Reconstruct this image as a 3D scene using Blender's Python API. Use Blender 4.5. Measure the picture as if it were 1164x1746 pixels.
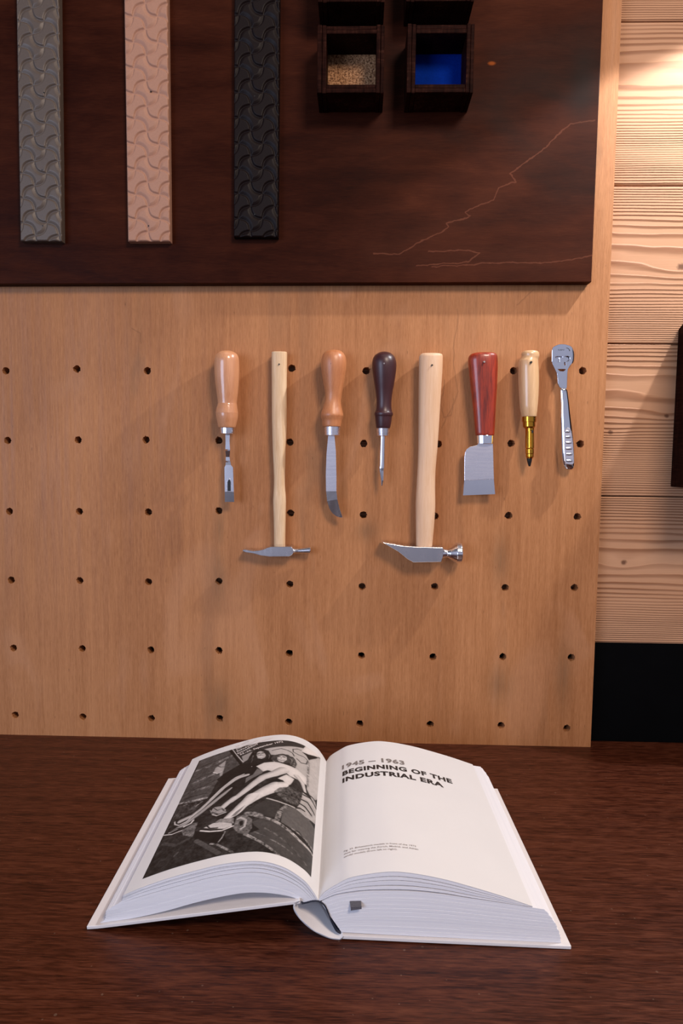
import bpy, bmesh, math, random
import numpy as np
from mathutils import Vector, Matrix, noise as mnoise

for o in list(bpy.data.objects):
    bpy.data.objects.remove(o)
S = bpy.context.scene
COL = S.collection
random.seed(7)
TABLE_Z = 0.75

# ------------------------------------------------------------------ camera
F_PX = 1111.07                      # focal length in pixels of a 1164 x 1746 frame
CAM = Vector((0.09334, -0.90876, 0.37482 + 0.02835 + TABLE_Z))
YAW, PITCH, ROLL = -0.0247001, 0.0785734, 0.0108036
fwd = Vector((math.sin(YAW) * math.cos(PITCH), math.cos(YAW) * math.cos(PITCH), -math.sin(PITCH)))
rt0 = fwd.cross(Vector((0, 0, 1))).normalized()
up0 = rt0.cross(fwd)
RT = rt0 * math.cos(ROLL) + up0 * math.sin(ROLL)
UP = -rt0 * math.sin(ROLL) + up0 * math.cos(ROLL)
cam = bpy.data.objects.new('camera', bpy.data.cameras.new('camera'))
COL.objects.link(cam)
m = Matrix((RT, UP, -fwd)).transposed().to_4x4()
m.translation = CAM
cam.matrix_world = m
cam.data.sensor_fit = 'VERTICAL'
cam.data.sensor_height = 24.0
cam.data.lens = 24.0 * F_PX / 1746.0
cam.data.clip_start = 0.02
S.camera = cam

def at(px, py, Y=0.0):
    """where the line of sight through a photograph pixel meets the plane y = Y"""
    d = RT * ((px - 582) / F_PX) - UP * ((py - 873) / F_PX) + fwd
    return CAM + d * ((Y - CAM.y) / d.y)

def mpp(Y=0.0, py=700):
    """metres per pixel on the plane y = Y"""
    return (at(600, py, Y) - at(500, py, Y)).length / 100

# ------------------------------------------------------------------ view, world, lights
S.view_settings.view_transform = 'Standard'
S.view_settings.look = 'None'
S.view_settings.gamma = 1
S.view_settings.use_curve_mapping = False
S.view_settings.exposure = 0.0

w = bpy.data.worlds.new('room_light'); S.world = w; w.use_nodes = True
wn = w.node_tree.nodes; wl = w.node_tree.links
bg = wn['Background']
tc = wn.new('ShaderNodeTexCoord'); sp = wn.new('ShaderNodeSeparateXYZ'); rp = wn.new('ShaderNodeValToRGB')
mr = wn.new('ShaderNodeMapRange'); mr.inputs['From Min'].default_value = -1
wl.new(tc.outputs['Generated'], sp.inputs[0]); wl.new(sp.outputs['Z'], mr.inputs['Value'])
wl.new(mr.outputs[0], rp.inputs[0]); wl.new(rp.outputs[0], bg.inputs[0])
# dark below, a bright eye-level band added for steel to reflect, dimmer above
for k_, (ps_, cl_) in enumerate([(0.36, (0.045, 0.030, 0.024)), (0.475, (0.47, 0.49, 0.63)), (0.60, (0.47, 0.49, 0.63)), (0.72, (0.15, 0.145, 0.16))]):
    e_ = rp.color_ramp.elements[k_] if k_ < 2 else rp.color_ramp.elements.new(ps_)
    e_.position = ps_; e_.color = (*cl_, 1)
bg.inputs[1].default_value = 0.78

def area(name, loc, target, size, power, color, sy=None):
    l = bpy.data.lights.new(name, 'AREA'); l.energy = power; l.color = color
    l.shape = 'RECTANGLE'; l.size = size; l.size_y = sy or size
    o = bpy.data.objects.new(name, l); COL.objects.link(o); o.location = loc
    o.rotation_euler = (Vector(target) - Vector(loc)).to_track_quat('-Z', 'Y').to_euler()
    return o

area('overhead_fill_light', (0.1, -0.42, 2.75), (0.1, -0.38, 0.75), 0.9, 2.5, (1.0, 0.86, 0.76))  # unseen fill, added to even out the brightness of the pages
area('ceiling_lamp_light', (0.72, -1.40, 2.22), (0.1, 0, 1.05), 0.40, 20, (1.0, 0.82, 0.68))
area('window_light', (-1.75, -2.5, 1.35), (0, -0.2, 0.95), 1.4, 38, (0.60, 0.73, 1.0), 1.2)
spl = bpy.data.lights.new('wall_spot_light', 'SPOT')
spl.energy = 30; spl.color = (0.96, 0.97, 1.0); spl.spot_size = math.radians(118); spl.spot_blend = 0.08
spl.shadow_soft_size = 0.012
so = bpy.data.objects.new('wall_spot_light', spl); COL.objects.link(so)
so.location = (0.735, -0.20, 1.895); so.rotation_euler = (0, 0, 0)

# ------------------------------------------------------------------ node helper
class V:
    """a value in a node tree with ordinary arithmetic"""
    def __init__(s, t, o): s.t = t; s.o = o
    def _m(s, op, *a, clamp=False):
        n = s.t.nodes.new('ShaderNodeMath'); n.operation = op; n.use_clamp = clamp
        for i, x in enumerate((s,) + a):
            if isinstance(x, V): s.t.links.new(x.o, n.inputs[i])
            else: n.inputs[i].default_value = float(x)
        return V(s.t, n.outputs[0])
    def __add__(s, x): return s._m('ADD', x)
    __radd__ = __add__
    def __sub__(s, x): return s._m('SUBTRACT', x)
    def __rsub__(s, x): return (s * -1) + x
    def __mul__(s, x): return s._m('MULTIPLY', x)
    __rmul__ = __mul__
    def __truediv__(s, x): return s._m('DIVIDE', x)
    def fract(s): return s._m('FRACT')
    def sin(s): return s._m('SINE')
    def abs(s): return s._m('ABSOLUTE')
    def exp(s): return s._m('EXPONENT')
    def sqrt(s): return s._m('SQRT')
    def floor(s): return s._m('FLOOR')
    def min(s, x): return s._m('MINIMUM', x)
    def max(s, x): return s._m('MAXIMUM', x)
    def clamp(s): return s._m('ADD', 0.0, clamp=True)
    def step(s, a, b, lo=0.0, hi=1.0):
        n = s.t.nodes.new('ShaderNodeMapRange'); n.interpolation_type = 'SMOOTHSTEP'
        s.t.links.new(s.o, n.inputs['Value'])
        n.inputs['From Min'].default_value = a; n.inputs['From Max'].default_value = b
        n.inputs['To Min'].default_value = lo; n.inputs['To Max'].default_value = hi
        return V(s.t, n.outputs[0])

class Mat:
    def __init__(s, name, rough=0.5, metal=0.0, spec=0.5, coat=0.0, coat_rough=0.1):
        s.m = bpy.data.materials.new(name); s.m.use_nodes = True
        s.t = s.m.node_tree; s.b = s.t.nodes['Principled BSDF']
        s.b.inputs['Roughness'].default_value = rough; s.b.inputs['Metallic'].default_value = metal
        s.b.inputs['Specular IOR Level'].default_value = spec
        s.b.inputs['Coat Weight'].default_value = coat; s.b.inputs['Coat Roughness'].default_value = coat_rough
        s.co = s.t.nodes.new('ShaderNodeTexCoord').outputs['Object']
    def xyz(s):
        n = s.t.nodes.new('ShaderNodeSeparateXYZ'); s.t.links.new(s.co, n.inputs[0])
        return [V(s.t, n.outputs[i]) for i in range(3)]
    def vec(s, x, y, z):
        n = s.t.nodes.new('ShaderNodeCombineXYZ')
        for i, q in enumerate((x, y, z)):
            if isinstance(q, V): s.t.links.new(q.o, n.inputs[i])
            else: n.inputs[i].default_value = q
        return n.outputs[0]
    def noise(s, sc, detail=3, rough=0.55, dist=0.0, off=(0, 0, 0), vec=None):
        mp = s.t.nodes.new('ShaderNodeMapping'); mp.inputs['Scale'].default_value = sc; mp.inputs['Location'].default_value = off
        s.t.links.new(vec or s.co, mp.inputs[0])
        n = s.t.nodes.new('ShaderNodeTexNoise'); n.inputs['Scale'].default_value = 1
        n.inputs['Detail'].default_value = detail; n.inputs['Roughness'].default_value = rough
        n.inputs['Distortion'].default_value = dist
        s.t.links.new(mp.outputs[0], n.inputs['Vector'])
        return V(s.t, n.outputs['Fac'])
    def ramp(s, v, stops):
        n = s.t.nodes.new('ShaderNodeValToRGB'); s.t.links.new(v.o, n.inputs[0])
        e = n.color_ramp.elements
        while len(e) < len(stops): e.new(0.5)
        for k, (p, c) in enumerate(stops):
            e[k].position = p; e[k].color = (*c, 1)
        return n.outputs[0]
    def mix(s, f, a, b, mode='MIX'):
        n = s.t.nodes.new('ShaderNodeMix'); n.data_type = 'RGBA'; n.blend_type = mode
        for k, q in ((0, f), (6, a), (7, b)):
            if isinstance(q, V): s.t.links.new(q.o, n.inputs[k])
            elif hasattr(q, 'links'): s.t.links.new(q, n.inputs[k])
            elif k == 0: n.inputs[0].default_value = q
            else: n.inputs[k].default_value = (*q, 1)
        return n.outputs[2]
    def color(s, c):
        if hasattr(c, 'links'): s.t.links.new(c, s.b.inputs['Base Color'])
        else: s.b.inputs['Base Color'].default_value = (*c, 1)
        return s
    def rough(s, v): s.t.links.new(v.o, s.b.inputs['Roughness'])
    def bump(s, v, dist=0.001, strength=1.0):
        n = s.t.nodes.new('ShaderNodeBump'); n.inputs['Distance'].default_value = dist; n.inputs['Strength'].default_value = strength
        s.t.links.new(v.o, n.inputs['Height']); s.t.links.new(n.outputs[0], s.b.inputs['Normal'])

def seg_dist(x, z, a, b):
    """distance from (x, z) to a segment, as nodes"""
    dx, dz = b[0] - a[0], b[1] - a[1]; L = dx * dx + dz * dz
    px, pz = x - a[0], z - a[1]
    t = ((px * dx + pz * dz) / L).clamp()
    ex, ez = px - t * dx, pz - t * dz
    return (ex * ex + ez * ez).sqrt()

# ------------------------------------------------------------------ materials
def mat_pegboard():
    k = Mat('pale stained plywood', rough=0.52, spec=0.22)
    x, y, z = k.xyz()
    fine = k.noise((900, 90, 75), 4, 0.7)
    fib = k.noise((380, 90, 16), 3, 0.6, 0.1, (0, 0, 2))
    med = k.noise((85, 30, 3.2), 4, 0.6, 0.4)
    big = k.noise((6, 6, 2.2), 3, 0.5, 0.3, (3, 0, 1))
    v = fine * 0.34 + fib * 0.22 + med * 0.20 + big * 0.32
    c = k.ramp(v, [(0.34, (0.2202, 0.0795, 0.0275)), (0.49, (0.3631, 0.1477, 0.0560)), (0.60, (0.4643, 0.2022, 0.0824)), (0.76, (0.5714, 0.2670, 0.1183))])
    streak = k.noise((30, 10, 0.9), 2, 0.5, 0.2, (9, 0, 4)).step(0.56, 0.74)
    c = k.mix(streak * 0.30, c, (0.20, 0.10, 0.055))
    grey = k.noise((16, 10, 5.0), 3, 0.6, 0.3, (1, 0, 7)).step(0.60, 0.76)
    c = k.mix(grey * 0.36, c, (0.17, 0.105, 0.062))
    light = k.noise((9, 10, 4.0), 2, 0.5, 1.2, (5, 0, 2)).step(0.58, 0.70)
    c = k.mix(light * 0.16, c, (0.62, 0.33, 0.19))
    tick = k.noise((420, 90, 75), 1, 0.4, 0, (2, 0, 3)).step(0.755, 0.80)
    c = k.mix(tick * 0.55, c, (0.11, 0.045, 0.02))
    smudge = None
    for px, py, rx, rz in [(372, 985, .010, .045), (374, 1200, .016, .035), (852, 1168, .018, .028), (853, 955, .012, .035), (625, 905, .016, .014), (960, 1150, .012, .05), (374, 900, .008, .03)]:
        p = at(px, py); ex, ez = (x - p.x) / rx, (z - p.z) / rz
        g = ((ex * ex + ez * ez) * -1).exp(); smudge = g if smudge is None else smudge.max(g)
    c = k.mix(smudge * fib.step(0.3, 0.6, 0.22, 0.48), c, (0.125, 0.075, 0.040))
    # the long loops of grain above and beside the tools
    d = None
    wob = (k.noise((30, 10, 24), 3, 0.6, 0, (8, 0, 8)) - 0.5) * 0.012
    lines = [[(780, 527), (778, 560), (772, 592), (774, 628), (781, 668), (766, 700), (752, 730)],
             [(757, 648), (752, 690), (756, 712), (768, 708), (772, 680)],
             [(224, 560), (238, 568), (240, 585)], [(880, 520), (898, 505), (910, 494)]]
    for l in lines:
        pts = [at(*p) for p in l]
        for a, b in zip(pts, pts[1:]):
            q = seg_dist(x + wob, z, (a.x, a.z), (b.x, b.z)); d = q if d is None else d.min(q)
    c = k.mix(d.step(0.0002, 0.0012, 0.34, 0.0), c, (0.13, 0.055, 0.025))
    k.color(c)
    k.bump(fine, 0.00025, 0.5)
    k.rough(med.step(0.3, 0.7, 0.42, 0.62))
    return k.m

def mat_stained():
    k = Mat('dark stained plywood', rough=0.42, spec=0.05)
    x, y, z = k.xyz()
    fine = k.noise((60, 60, 900), 4, 0.65)
    med = k.noise((8, 8, 60), 4, 0.6, 0.6)
    cloud = k.noise((4.5, 5, 9), 3, 0.55, 0.8, (4, 0, 2))
    v = fine * 0.25 + med * 0.25 + cloud * 0.55
    c = k.ramp(v, [(0.36, (0.0111, 0.0022, 0.0011)), (0.48, (0.0266, 0.0052, 0.0020)), (0.60, (0.0459, 0.0101, 0.0039)), (0.74, (0.0777, 0.0189, 0.0071))])
    d = None
    wob = (k.noise((45, 10, 70), 3, 0.65, 0, (1, 0, 5)) - 0.5) * 0.010
    wob2 = (k.noise((80, 10, 80), 2, 0.6, 0, (7, 0, 5)) - 0.5) * 0.006
    veins = [[(1016, 204), (972, 211), (921, 258), (869, 296), (880, 309), (849, 320), (841, 340), (792, 361), (800, 369), (761, 381), (766, 387), (746, 399), (715, 412), (679, 433), (637, 432)],
             [(709, 453), (797, 446), (818, 430), (782, 427), (730, 430)], [(735, 455), (849, 448), (952, 446), (1008, 436)]]
    for l in veins:
        pts = [at(px, py, -0.015) for px, py in l]
        for a, b in zip(pts, pts[1:]):
            q = seg_dist(x + wob, z + wob2, (a.x, a.z), (b.x, b.z)); d = q if d is None else d.min(q)
    c = k.mix(d.step(0.0002, 0.0013, 0.42, 0.0), c, (0.19, 0.062, 0.034))
    c = k.mix(d.step(0.002, 0.030, 0.12, 0.0), c, (0.12, 0.034, 0.016))
    p_ = at(992, 150, -0.015); ex, ez = (x - p_.x) / 0.020, (z - p_.z) / 0.045
    c = k.mix(((ex * ex + ez * ez) * -1).exp() * 0.75, c, (0.0125, 0.0085, 0.0075))
    spot = at(838, 108, -0.015)
    ex, ez = (x - spot.x) * 0.5, z - spot.z
    c = k.mix((ex * ex + ez * ez).sqrt().step(0.0010, 0.0034, 0.85, 0.0), c, (0.33, 0.075, 0.010))
    k.color(c); k.bump(fine, 0.0002, 0.35); k.rough(cloud.step(0.35, 0.65, 0.46, 0.58))
    return k.m

PITCH_P = 0.2117
def mat_pine():
    k = Mat('brushed pine', rough=0.6, spec=0.3)
    x, y, z = k.xyz()
    zz = (z - 0.8956) / PITCH_P
    idx = zz.floor(); f = zz.fract()
    wob = (k.noise((2.2, 1, 9), 3, 0.5, 0, (0, 0, 3)) - 0.5) * 2.6
    wob2 = (k.noise((12, 1, 60), 2, 0.5, 0, (0, 0, 9)) - 0.5) * 0.45
    off = ((idx + 0.5) * 3.14159).sin() * -0.06 + 0.13
    phase = f * 40 + (((f - off) * 6.2832).sin()) * 5.2 + wob + wob2 + idx * 3.3
    dark_knot = None
    for px, py, r in [(1040, 737, 0.0045), (1136, 709, 0.0040), (1063, 959, 0.0052), (1161, 455, 0.007)]:
        p = at(px, py, 0.02)
        ex, ez = (x - p.x), (z - p.z)
        g = ((ex * ex * 0.10 + ez * ez) / (-(r * 2.2) ** 2)).exp()
        phase = phase + g * 0.55
        q = (ex * ex + ez * ez * 1.6).sqrt() / r + (k.noise((300, 1, 300), 2) - 0.5) * 0.7
        dk = q.step(0.35, 1.15, 1.0, 0.0)
        dark_knot = dk if dark_knot is None else dark_knot.max(dk)
    s = phase.fract()
    line = s.step(0.42, 0.84) * s.step(0.88, 0.98, 1.0, 0.0)
    amp = k.noise((3, 1, 26), 2, 0.5, 0, (2, 0, 0)).step(0.3, 0.62, 0.45, 1.0)
    line = line * amp
    fine = k.noise((16, 3, 700), 3, 0.6)
    base = k.ramp(k.noise((3, 2, 14), 3, 0.5), [(0.3, (0.4900, 0.2508, 0.1353)), (0.7, (0.5800, 0.3212, 0.1839))])
    c = k.mix(fine.step(0.3, 0.7, 0.0, 0.16), base, (0.44, 0.22, 0.10))
    c = k.mix(line * 0.80, c, (0.235, 0.088, 0.036))
    c = k.mix(dark_knot * 0.85, c, (0.11, 0.040, 0.018))
    k.color(c)
    k.bump(line * 1.0 + fine * 0.12, 0.0010, 0.9)
    return k.m

def mat_table():
    k = Mat('dark stained oak', rough=0.42, spec=0.20)
    fine = k.noise((55, 900, 60), 4, 0.62, 0.15)
    pore = k.noise((48, 460, 50), 3, 0.6, 0.5, (3, 1, 0))
    med = k.noise((6.0, 120, 30), 4, 0.6, 0.4)
    big = k.noise((2.0, 5, 5), 2, 0.5)
    v = fine * 0.40 + pore * 0.36 + med * 0.22 + big * 0.10
    c = k.ramp(v, [(0.41, (0.0148, 0.0029, 0.0013)), (0.50, (0.0426, 0.0093, 0.0037)), (0.57, (0.0738, 0.0183, 0.0077)), (0.70, (0.1230, 0.0361, 0.0160))])
    dust = k.noise((260, 260, 260), 0, 0.3, 0, (4, 4, 4)).step(0.835, 0.86)
    c = k.mix(dust * 0.15, c, (0.4, 0.3, 0.22))
    k.color(c); k.bump(fine * 0.6 + pore * 0.6, 0.00022, 0.5); k.rough(pore.step(0.35, 0.65, 0.36, 0.52))
    return k.m

def mat_handle(name, lo, hi, rough=0.4, coat=0.0, streak=0.5, coat_rough=0.08):
    k = Mat(name, rough=rough, coat=coat, coat_rough=coat_rough)
    g = k.noise((230, 230, 14), 3, 0.6, 0.6, (random.random() * 9, 0, random.random() * 9))
    f = k.noise((1300, 1300, 60), 3, 0.6)
    b = k.noise((45, 45, 9), 2, 0.5, 0.4, (random.random() * 9, 0, 0))
    c = k.ramp(g * streak + f * 0.3 + b * (0.7 - streak), [(0.34, lo), (0.62, hi)])
    k.color(c); k.bump(f, 0.0001, 0.25)
    return k.m

def mat_metal(name, col, rough=0.2, brushed=None):
    k = Mat(name, rough=rough, metal=1.0)
    n = k.noise(brushed or (60, 60, 60), 3, 0.6)
    k.color(k.ramp(n, [(0.3, tuple(c * 0.96 for c in col)), (0.7, col)]))
    k.rough(n.step(0.3, 0.7, rough * 0.92, rough * 1.1))
    return k.m

def mat_plain(name, col, rough=0.5, var=0.12, sc=80, metal=0.0, spec=0.5, bump=0.0):
    k = Mat(name, rough=rough, metal=metal, spec=spec)
    n = k.noise((sc, sc, sc), 3, 0.6)
    k.color(k.ramp(n, [(0.3, tuple(c * (1 - var) for c in col)), (0.7, tuple(min(1, c * (1 + var)) for c in col))]))
    if bump: k.bump(n, bump, 0.6)
    return k.m

M = {}
M['peg'] = mat_pegboard(); M['stained'] = mat_stained(); M['pine'] = mat_pine(); M['table'] = mat_table()
M['black'] = mat_plain('matt black laminate', (0.0016, 0.0016, 0.0020), 0.6, 0.1, 30, spec=0.05)
M['floor'] = mat_plain('grey floor', (0.16, 0.13, 0.11), 0.6, 0.15, 6)
M['grey_rub'] = mat_plain('grey rubber', (0.104, 0.077, 0.060), 0.47, 0.06, 500, bump=0.00008)
M['pink_rub'] = mat_plain('beige rubber', (0.42, 0.215, 0.140), 0.6, 0.05, 500, bump=0.00008)
M['dark_rub'] = mat_plain('dark brown rubber', (0.0074, 0.0034, 0.0033), 0.5, 0.08, 500, spec=0.16, bump=0.00008)
M['hole'] = mat_plain('black metal', (0.006, 0.005, 0.005), 0.5)
M['nail'] = mat_metal('nail steel', (0.5, 0.46, 0.44), 0.3)
M['steel'] = mat_metal('polished steel', (0.86, 0.85, 0.91), 0.17)
M['satin'] = mat_metal('satin steel', (0.90, 0.86, 0.92), 0.28, (30, 30, 900))
M['forged'] = mat_metal('forged steel', (0.70, 0.67, 0.70), 0.26, (140, 140, 40))
M['chrome'] = mat_metal('chrome', (0.80, 0.80, 0.86), 0.07)
M['brass'] = mat_metal('brass', (0.58, 0.27, 0.032), 0.20)
M['varnish'] = mat_handle('varnished beech', (0.50, 0.20, 0.085), (0.68, 0.33, 0.17), 0.35, 0.9, 0.35)
M['ash'] = mat_handle('pale ash', (0.60, 0.36, 0.18), (0.80, 0.58, 0.37), 0.55, 0, 0.5)
M['beech'] = mat_handle('orange beech', (0.40, 0.135, 0.050), (0.58, 0.235, 0.098), 0.40, 0.15, 0.3, 0.3)
M['maroon'] = mat_handle('dark maroon wood', (0.030, 0.0075, 0.0095), (0.052, 0.0145, 0.018), 0.38, 0.1, 0.3, 0.3)
M['maple'] = mat_handle('pale maple', (0.66, 0.38, 0.21), (0.78, 0.52, 0.34), 0.5, 0, 0.4)
M['red'] = mat_handle('red lacquered wood', (0.070, 0.006, 0.004), (0.46, 0.042, 0.009), 0.38, 0.45, 0.45)
M['lightwood'] = mat_handle('varnished pale wood', (0.60, 0.33, 0.15), (0.78, 0.50, 0.27), 0.35, 0.7, 0.4)
M['paper'] = mat_plain('book paper', (0.73, 0.715, 0.72), 0.6, 0.01, 20, spec=0.25)
M['cover'] = mat_plain('white book cloth', (0.74, 0.70, 0.70), 0.5, 0.02, 900, bump=0.00005)
M['endpaper'] = mat_plain('endpaper', (0.72, 0.66, 0.64), 0.6, 0.02, 60)
M['navy'] = mat_plain('navy cloth', (0.012, 0.014, 0.030), 0.7, 0.2, 900)
M['ribbon'] = mat_plain('dark ribbon', (0.085, 0.080, 0.095), 0.6, 0.3, 1500)
M['ink'] = mat_plain('black ink', (0.018, 0.014, 0.014), 0.6)
M['ink_grey'] = mat_plain('grey ink', (0.20, 0.175, 0.165), 0.6)
M['ink_pale'] = mat_plain('pale grey ink', (0.22, 0.18, 0.17), 0.6)
M['ink_white'] = mat_plain('white print', (0.72, 0.66, 0.64), 0.6)
k = Mat('page edges', rough=0.65, spec=0.2)     # cut page edges: faint darker lines between leaves, cool window light tinted into the colour
n = k.noise((4, 4, 2600), 3, 0.6)
k.color(k.ramp(n, [(0.35, (0.76, 0.755, 0.80)), (0.62, (0.81, 0.80, 0.84))])); M['edges'] = k.m
k = Mat('printed photograph', rough=0.5, spec=0.15)
a = k.t.nodes.new('ShaderNodeVertexColor'); a.layer_name = 'print'
k.t.links.new(a.outputs[0], k.b.inputs['Base Color']); M['print'] = k.m
k = Mat('cork', rough=0.8, spec=0.2)
n = k.noise((420, 420, 420), 3, 0.7)
k.color(k.ramp(n, [(0.36, (0.06, 0.022, 0.010)), (0.48, (0.27, 0.125, 0.055)), (0.62, (0.52, 0.29, 0.15))])); k.bump(n, 0.0006, 0.7); M['cork'] = k.m
M['blue'] = mat_plain('blue foam', (0.0006, 0.019, 0.20), 0.7, 0.12, 500, spec=0.02, bump=0.0002)
k = Mat('dark ply box', rough=0.55, spec=0.03)
n = k.noise((350, 350, 35), 3, 0.6); n2 = k.noise((40, 40, 500), 3, 0.6)
k.color(k.ramp(n * 0.5 + n2 * 0.5, [(0.36, (0.0060, 0.0012, 0.0008)), (0.55, (0.019, 0.0050, 0.0030)), (0.72, (0.055, 0.018, 0.011))])); k.bump(n, 0.0002, 0.4); M['ply'] = k.m
M['ply_pale'] = mat_plain('pale ply edge', (0.075, 0.028, 0.016), 0.5, 0.3, 200)

# ------------------------------------------------------------------ mesh helpers
def link(name, bm, mat, parent=None, smooth=False, bevel=0, loc=None):
    me = bpy.data.meshes.new(name)
    bmesh.ops.recalc_face_normals(bm, faces=bm.faces)
    for f in bm.faces: f.smooth = smooth
    bm.to_mesh(me); bm.free()
    o = bpy.data.objects.new(name, me); COL.objects.link(o)
    me.materials.append(M[mat] if isinstance(mat, str) else mat)
    if parent: o.parent = parent
    if bevel:
        b = o.modifiers.new('bevel', 'BEVEL'); b.width = bevel; b.segments = 2; b.limit_method = 'ANGLE'; b.angle_limit = math.radians(35)
    return o

def tag(o, label=None, cat=None, group=None, kind=None):
    if label: o['label'] = label
    if cat: o['category'] = cat
    if group: o['group'] = group
    if kind: o['kind'] = kind
    return o

def thing(name, label, cat, group=None, loc=(0, 0, 0)):
    o = bpy.data.objects.new(name, None); COL.objects.link(o); o.location = loc
    o.empty_display_size = 0.02
    return tag(o, label, cat, group)

def hook(children, root):
    """parent parts built in world coordinates to their thing, keeping their place"""
    for c in children:
        c.parent = root; c.matrix_parent_inverse = Matrix.Translation(-Vector(root.location))

def sub(part, *children):
    """sub-parts of a part already hooked to its thing"""
    for c in children: c.parent = part

def box(bm, a, b):
    a, b = Vector(a), Vector(b)
    vs = [bm.verts.new((x, y, z)) for x in (a.x, b.x) for y in (a.y, b.y) for z in (a.z, b.z)]
    for q in ((0, 1, 3, 2), (4, 6, 7, 5), (0, 4, 5, 1), (2, 3, 7, 6), (0, 2, 6, 4), (1, 5, 7, 3)):
        bm.faces.new([vs[i] for i in q])

def boxobj(name, a, b, mat, bevel=0):
    bm = bmesh.new(); box(bm, a, b); return link(name, bm, mat, bevel=bevel)

def prism(bm, pts, y0, y1):
    """outline in (x, z) extruded from y0 to y1"""
    A = [bm.verts.new((p[0], y0, p[1])) for p in pts]; B = [bm.verts.new((p[0], y1, p[1])) for p in pts]
    bm.faces.new(A); bm.faces.new(B[::-1])
    n = len(pts)
    for i in range(n): bm.faces.new((A[i], B[i], B[(i + 1) % n], A[(i + 1) % n]))

def catmull(P, n=8):
    P = [Vector(p) for p in P]
    Q = [P[0] * 2 - P[1]] + P + [P[-1] * 2 - P[-2]]; o = []
    for i in range(1, len(Q) - 2):
        a, b, c, d = Q[i - 1], Q[i], Q[i + 1], Q[i + 2]
        for kk in range(n):
            t = kk / n
            o.append(((b * 2) + (c - a) * t + (a * 2 - b * 5 + c * 4 - d) * t * t + (b * 3 - a - c * 3 + d) * t ** 3) * 0.5)
    o.append(P[-1].copy()); return o

def lathe_px(secs, Y, flat=1.0, seg=28, crop=(0, 0, 1), smooth_n=5, horizontal=False, power=2.0):
    """turned body read from the outline in the photograph: secs = (along, edge0, edge1); flat = depth / width"""
    cx, cy, s = crop
    pts = []
    for a, e0, e1 in secs:
        if horizontal: p0, p1 = at(cx + a / s, cy + e0 / s, Y), at(cx + a / s, cy + e1 / s, Y)
        else: p0, p1 = at(cx + e0 / s, cy + a / s, Y), at(cx + e1 / s, cy + a / s, Y)
        c = (p0 + p1) / 2
        pts.append(((p1 - p0).length / 2, c.x, c.z))
    if smooth_n: pts = [tuple(q) for q in catmull(pts, smooth_n)]
    bm = bmesh.new(); rings = []
    for r, x, z in pts:
        r = max(r, 1e-5); ring = []
        for k_ in range(seg):
            a = 2 * math.pi * k_ / seg; ca, sa = math.cos(a), math.sin(a)
            if power != 2.0:
                ca = math.copysign(abs(ca) ** (2 / power), ca); sa = math.copysign(abs(sa) ** (2 / power), sa)
            if horizontal: ring.append(bm.verts.new((x, Y + flat * r * ca, z + r * sa)))
            else: ring.append(bm.verts.new((x + r * ca, Y + flat * r * sa, z)))
        rings.append(ring)
    for A, B in zip(rings, rings[1:]):
        for i in range(seg): bm.faces.new((A[i], A[(i + 1) % seg], B[(i + 1) % seg], B[i]))
    bm.faces.new(rings[0][::-1]); bm.faces.new(rings[-1])
    return bm

def plate_px(outline, Y, th, crop=(0, 0, 1)):
    cx, cy, s = crop
    pts = [at(cx + x / s, cy + y / s, Y) for x, y in outline]
    bm = bmesh.new(); prism(bm, [(p.x, p.z) for p in pts], Y - th / 2, Y + th / 2)
    return bm

def strip_px(secs, crop=(0, 0, 1)):
    """bent strip: secs = (py, x0, x1, Y centre, thickness)"""
    cx, cy, s = crop; bm = bmesh.new(); rings = []
    for py, x0, x1, Y, th in secs:
        a, b = at(cx + x0 / s, cy + py / s, Y), at(cx + x1 / s, cy + py / s, Y)
        rings.append([bm.verts.new(p) for p in ((a.x, Y - th / 2, a.z), (b.x, Y - th / 2, b.z), (b.x, Y + th / 2, b.z), (a.x, Y + th / 2, a.z))])
    for A, B in zip(rings, rings[1:]):
        for i in range(4): bm.faces.new((A[i], A[(i + 1) % 4], B[(i + 1) % 4], B[i]))
    bm.faces.new(rings[0]); bm.faces.new(rings[-1][::-1])
    return bm

def pin(px, py, Ysurf, r=0.0011, mat='hole', name='nail', proud=0.0012):
    """nail head showing in the hole through the handle"""
    p = at(px, py, Ysurf); bm = bmesh.new()
    bmesh.ops.create_cone(bm, cap_ends=True, segments=16, radius1=r, radius2=r * 0.8, depth=proud + 0.003,
                          matrix=Matrix.Translation((p.x, Ysurf + 0.0015 - proud / 2, p.z)) @ Matrix.Rotation(math.pi / 2, 4, 'X'))
    return link(name, bm, mat, smooth=False)

# ================================================================== THE SETTING
tag(boxobj('floor', (-1.6, -2.2, -0.02), (1.6, 0.08, 0), 'floor'), kind='structure')
# pine cladding: one wall of horizontal planks with a v-groove between them
bm = bmesh.new()
for i in range(-0, 6):
    z0 = 0.8956 + PITCH_P * i; z1 = z0 + PITCH_P; g = 0.0011; c = 0.0012
    prof = [(0.020 + c, z0 + g - 0.0003), (0.020, z0 + g + c), (0.020, z1 - g - c), (0.020 + c, z1 - g + 0.0003), (0.036, z1 - g + 0.0003), (0.036, z0 + g - 0.0003)]
    A = [bm.verts.new((-1.6, y, z)) for y, z in prof]; B = [bm.verts.new((1.6, y, z)) for y, z in prof]
    bm.faces.new(A); bm.faces.new(B[::-1])
    for j in range(len(prof)): bm.faces.new((A[j], B[j], B[(j + 1) % len(prof)], A[(j + 1) % len(prof)]))
box(bm, (-1.6, 0.034, 0.8956), (1.6, 0.06, 0.8956 + 6 * PITCH_P))
tag(link('wall_back', bm, 'pine'), kind='structure')
tag(boxobj('trim_1', (-1.6, 0.0235, 0), (1.6, 0.06, 0.8953), 'black', bevel=0.001), 'matt black wall base below the pine cladding', kind='structure')

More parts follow.
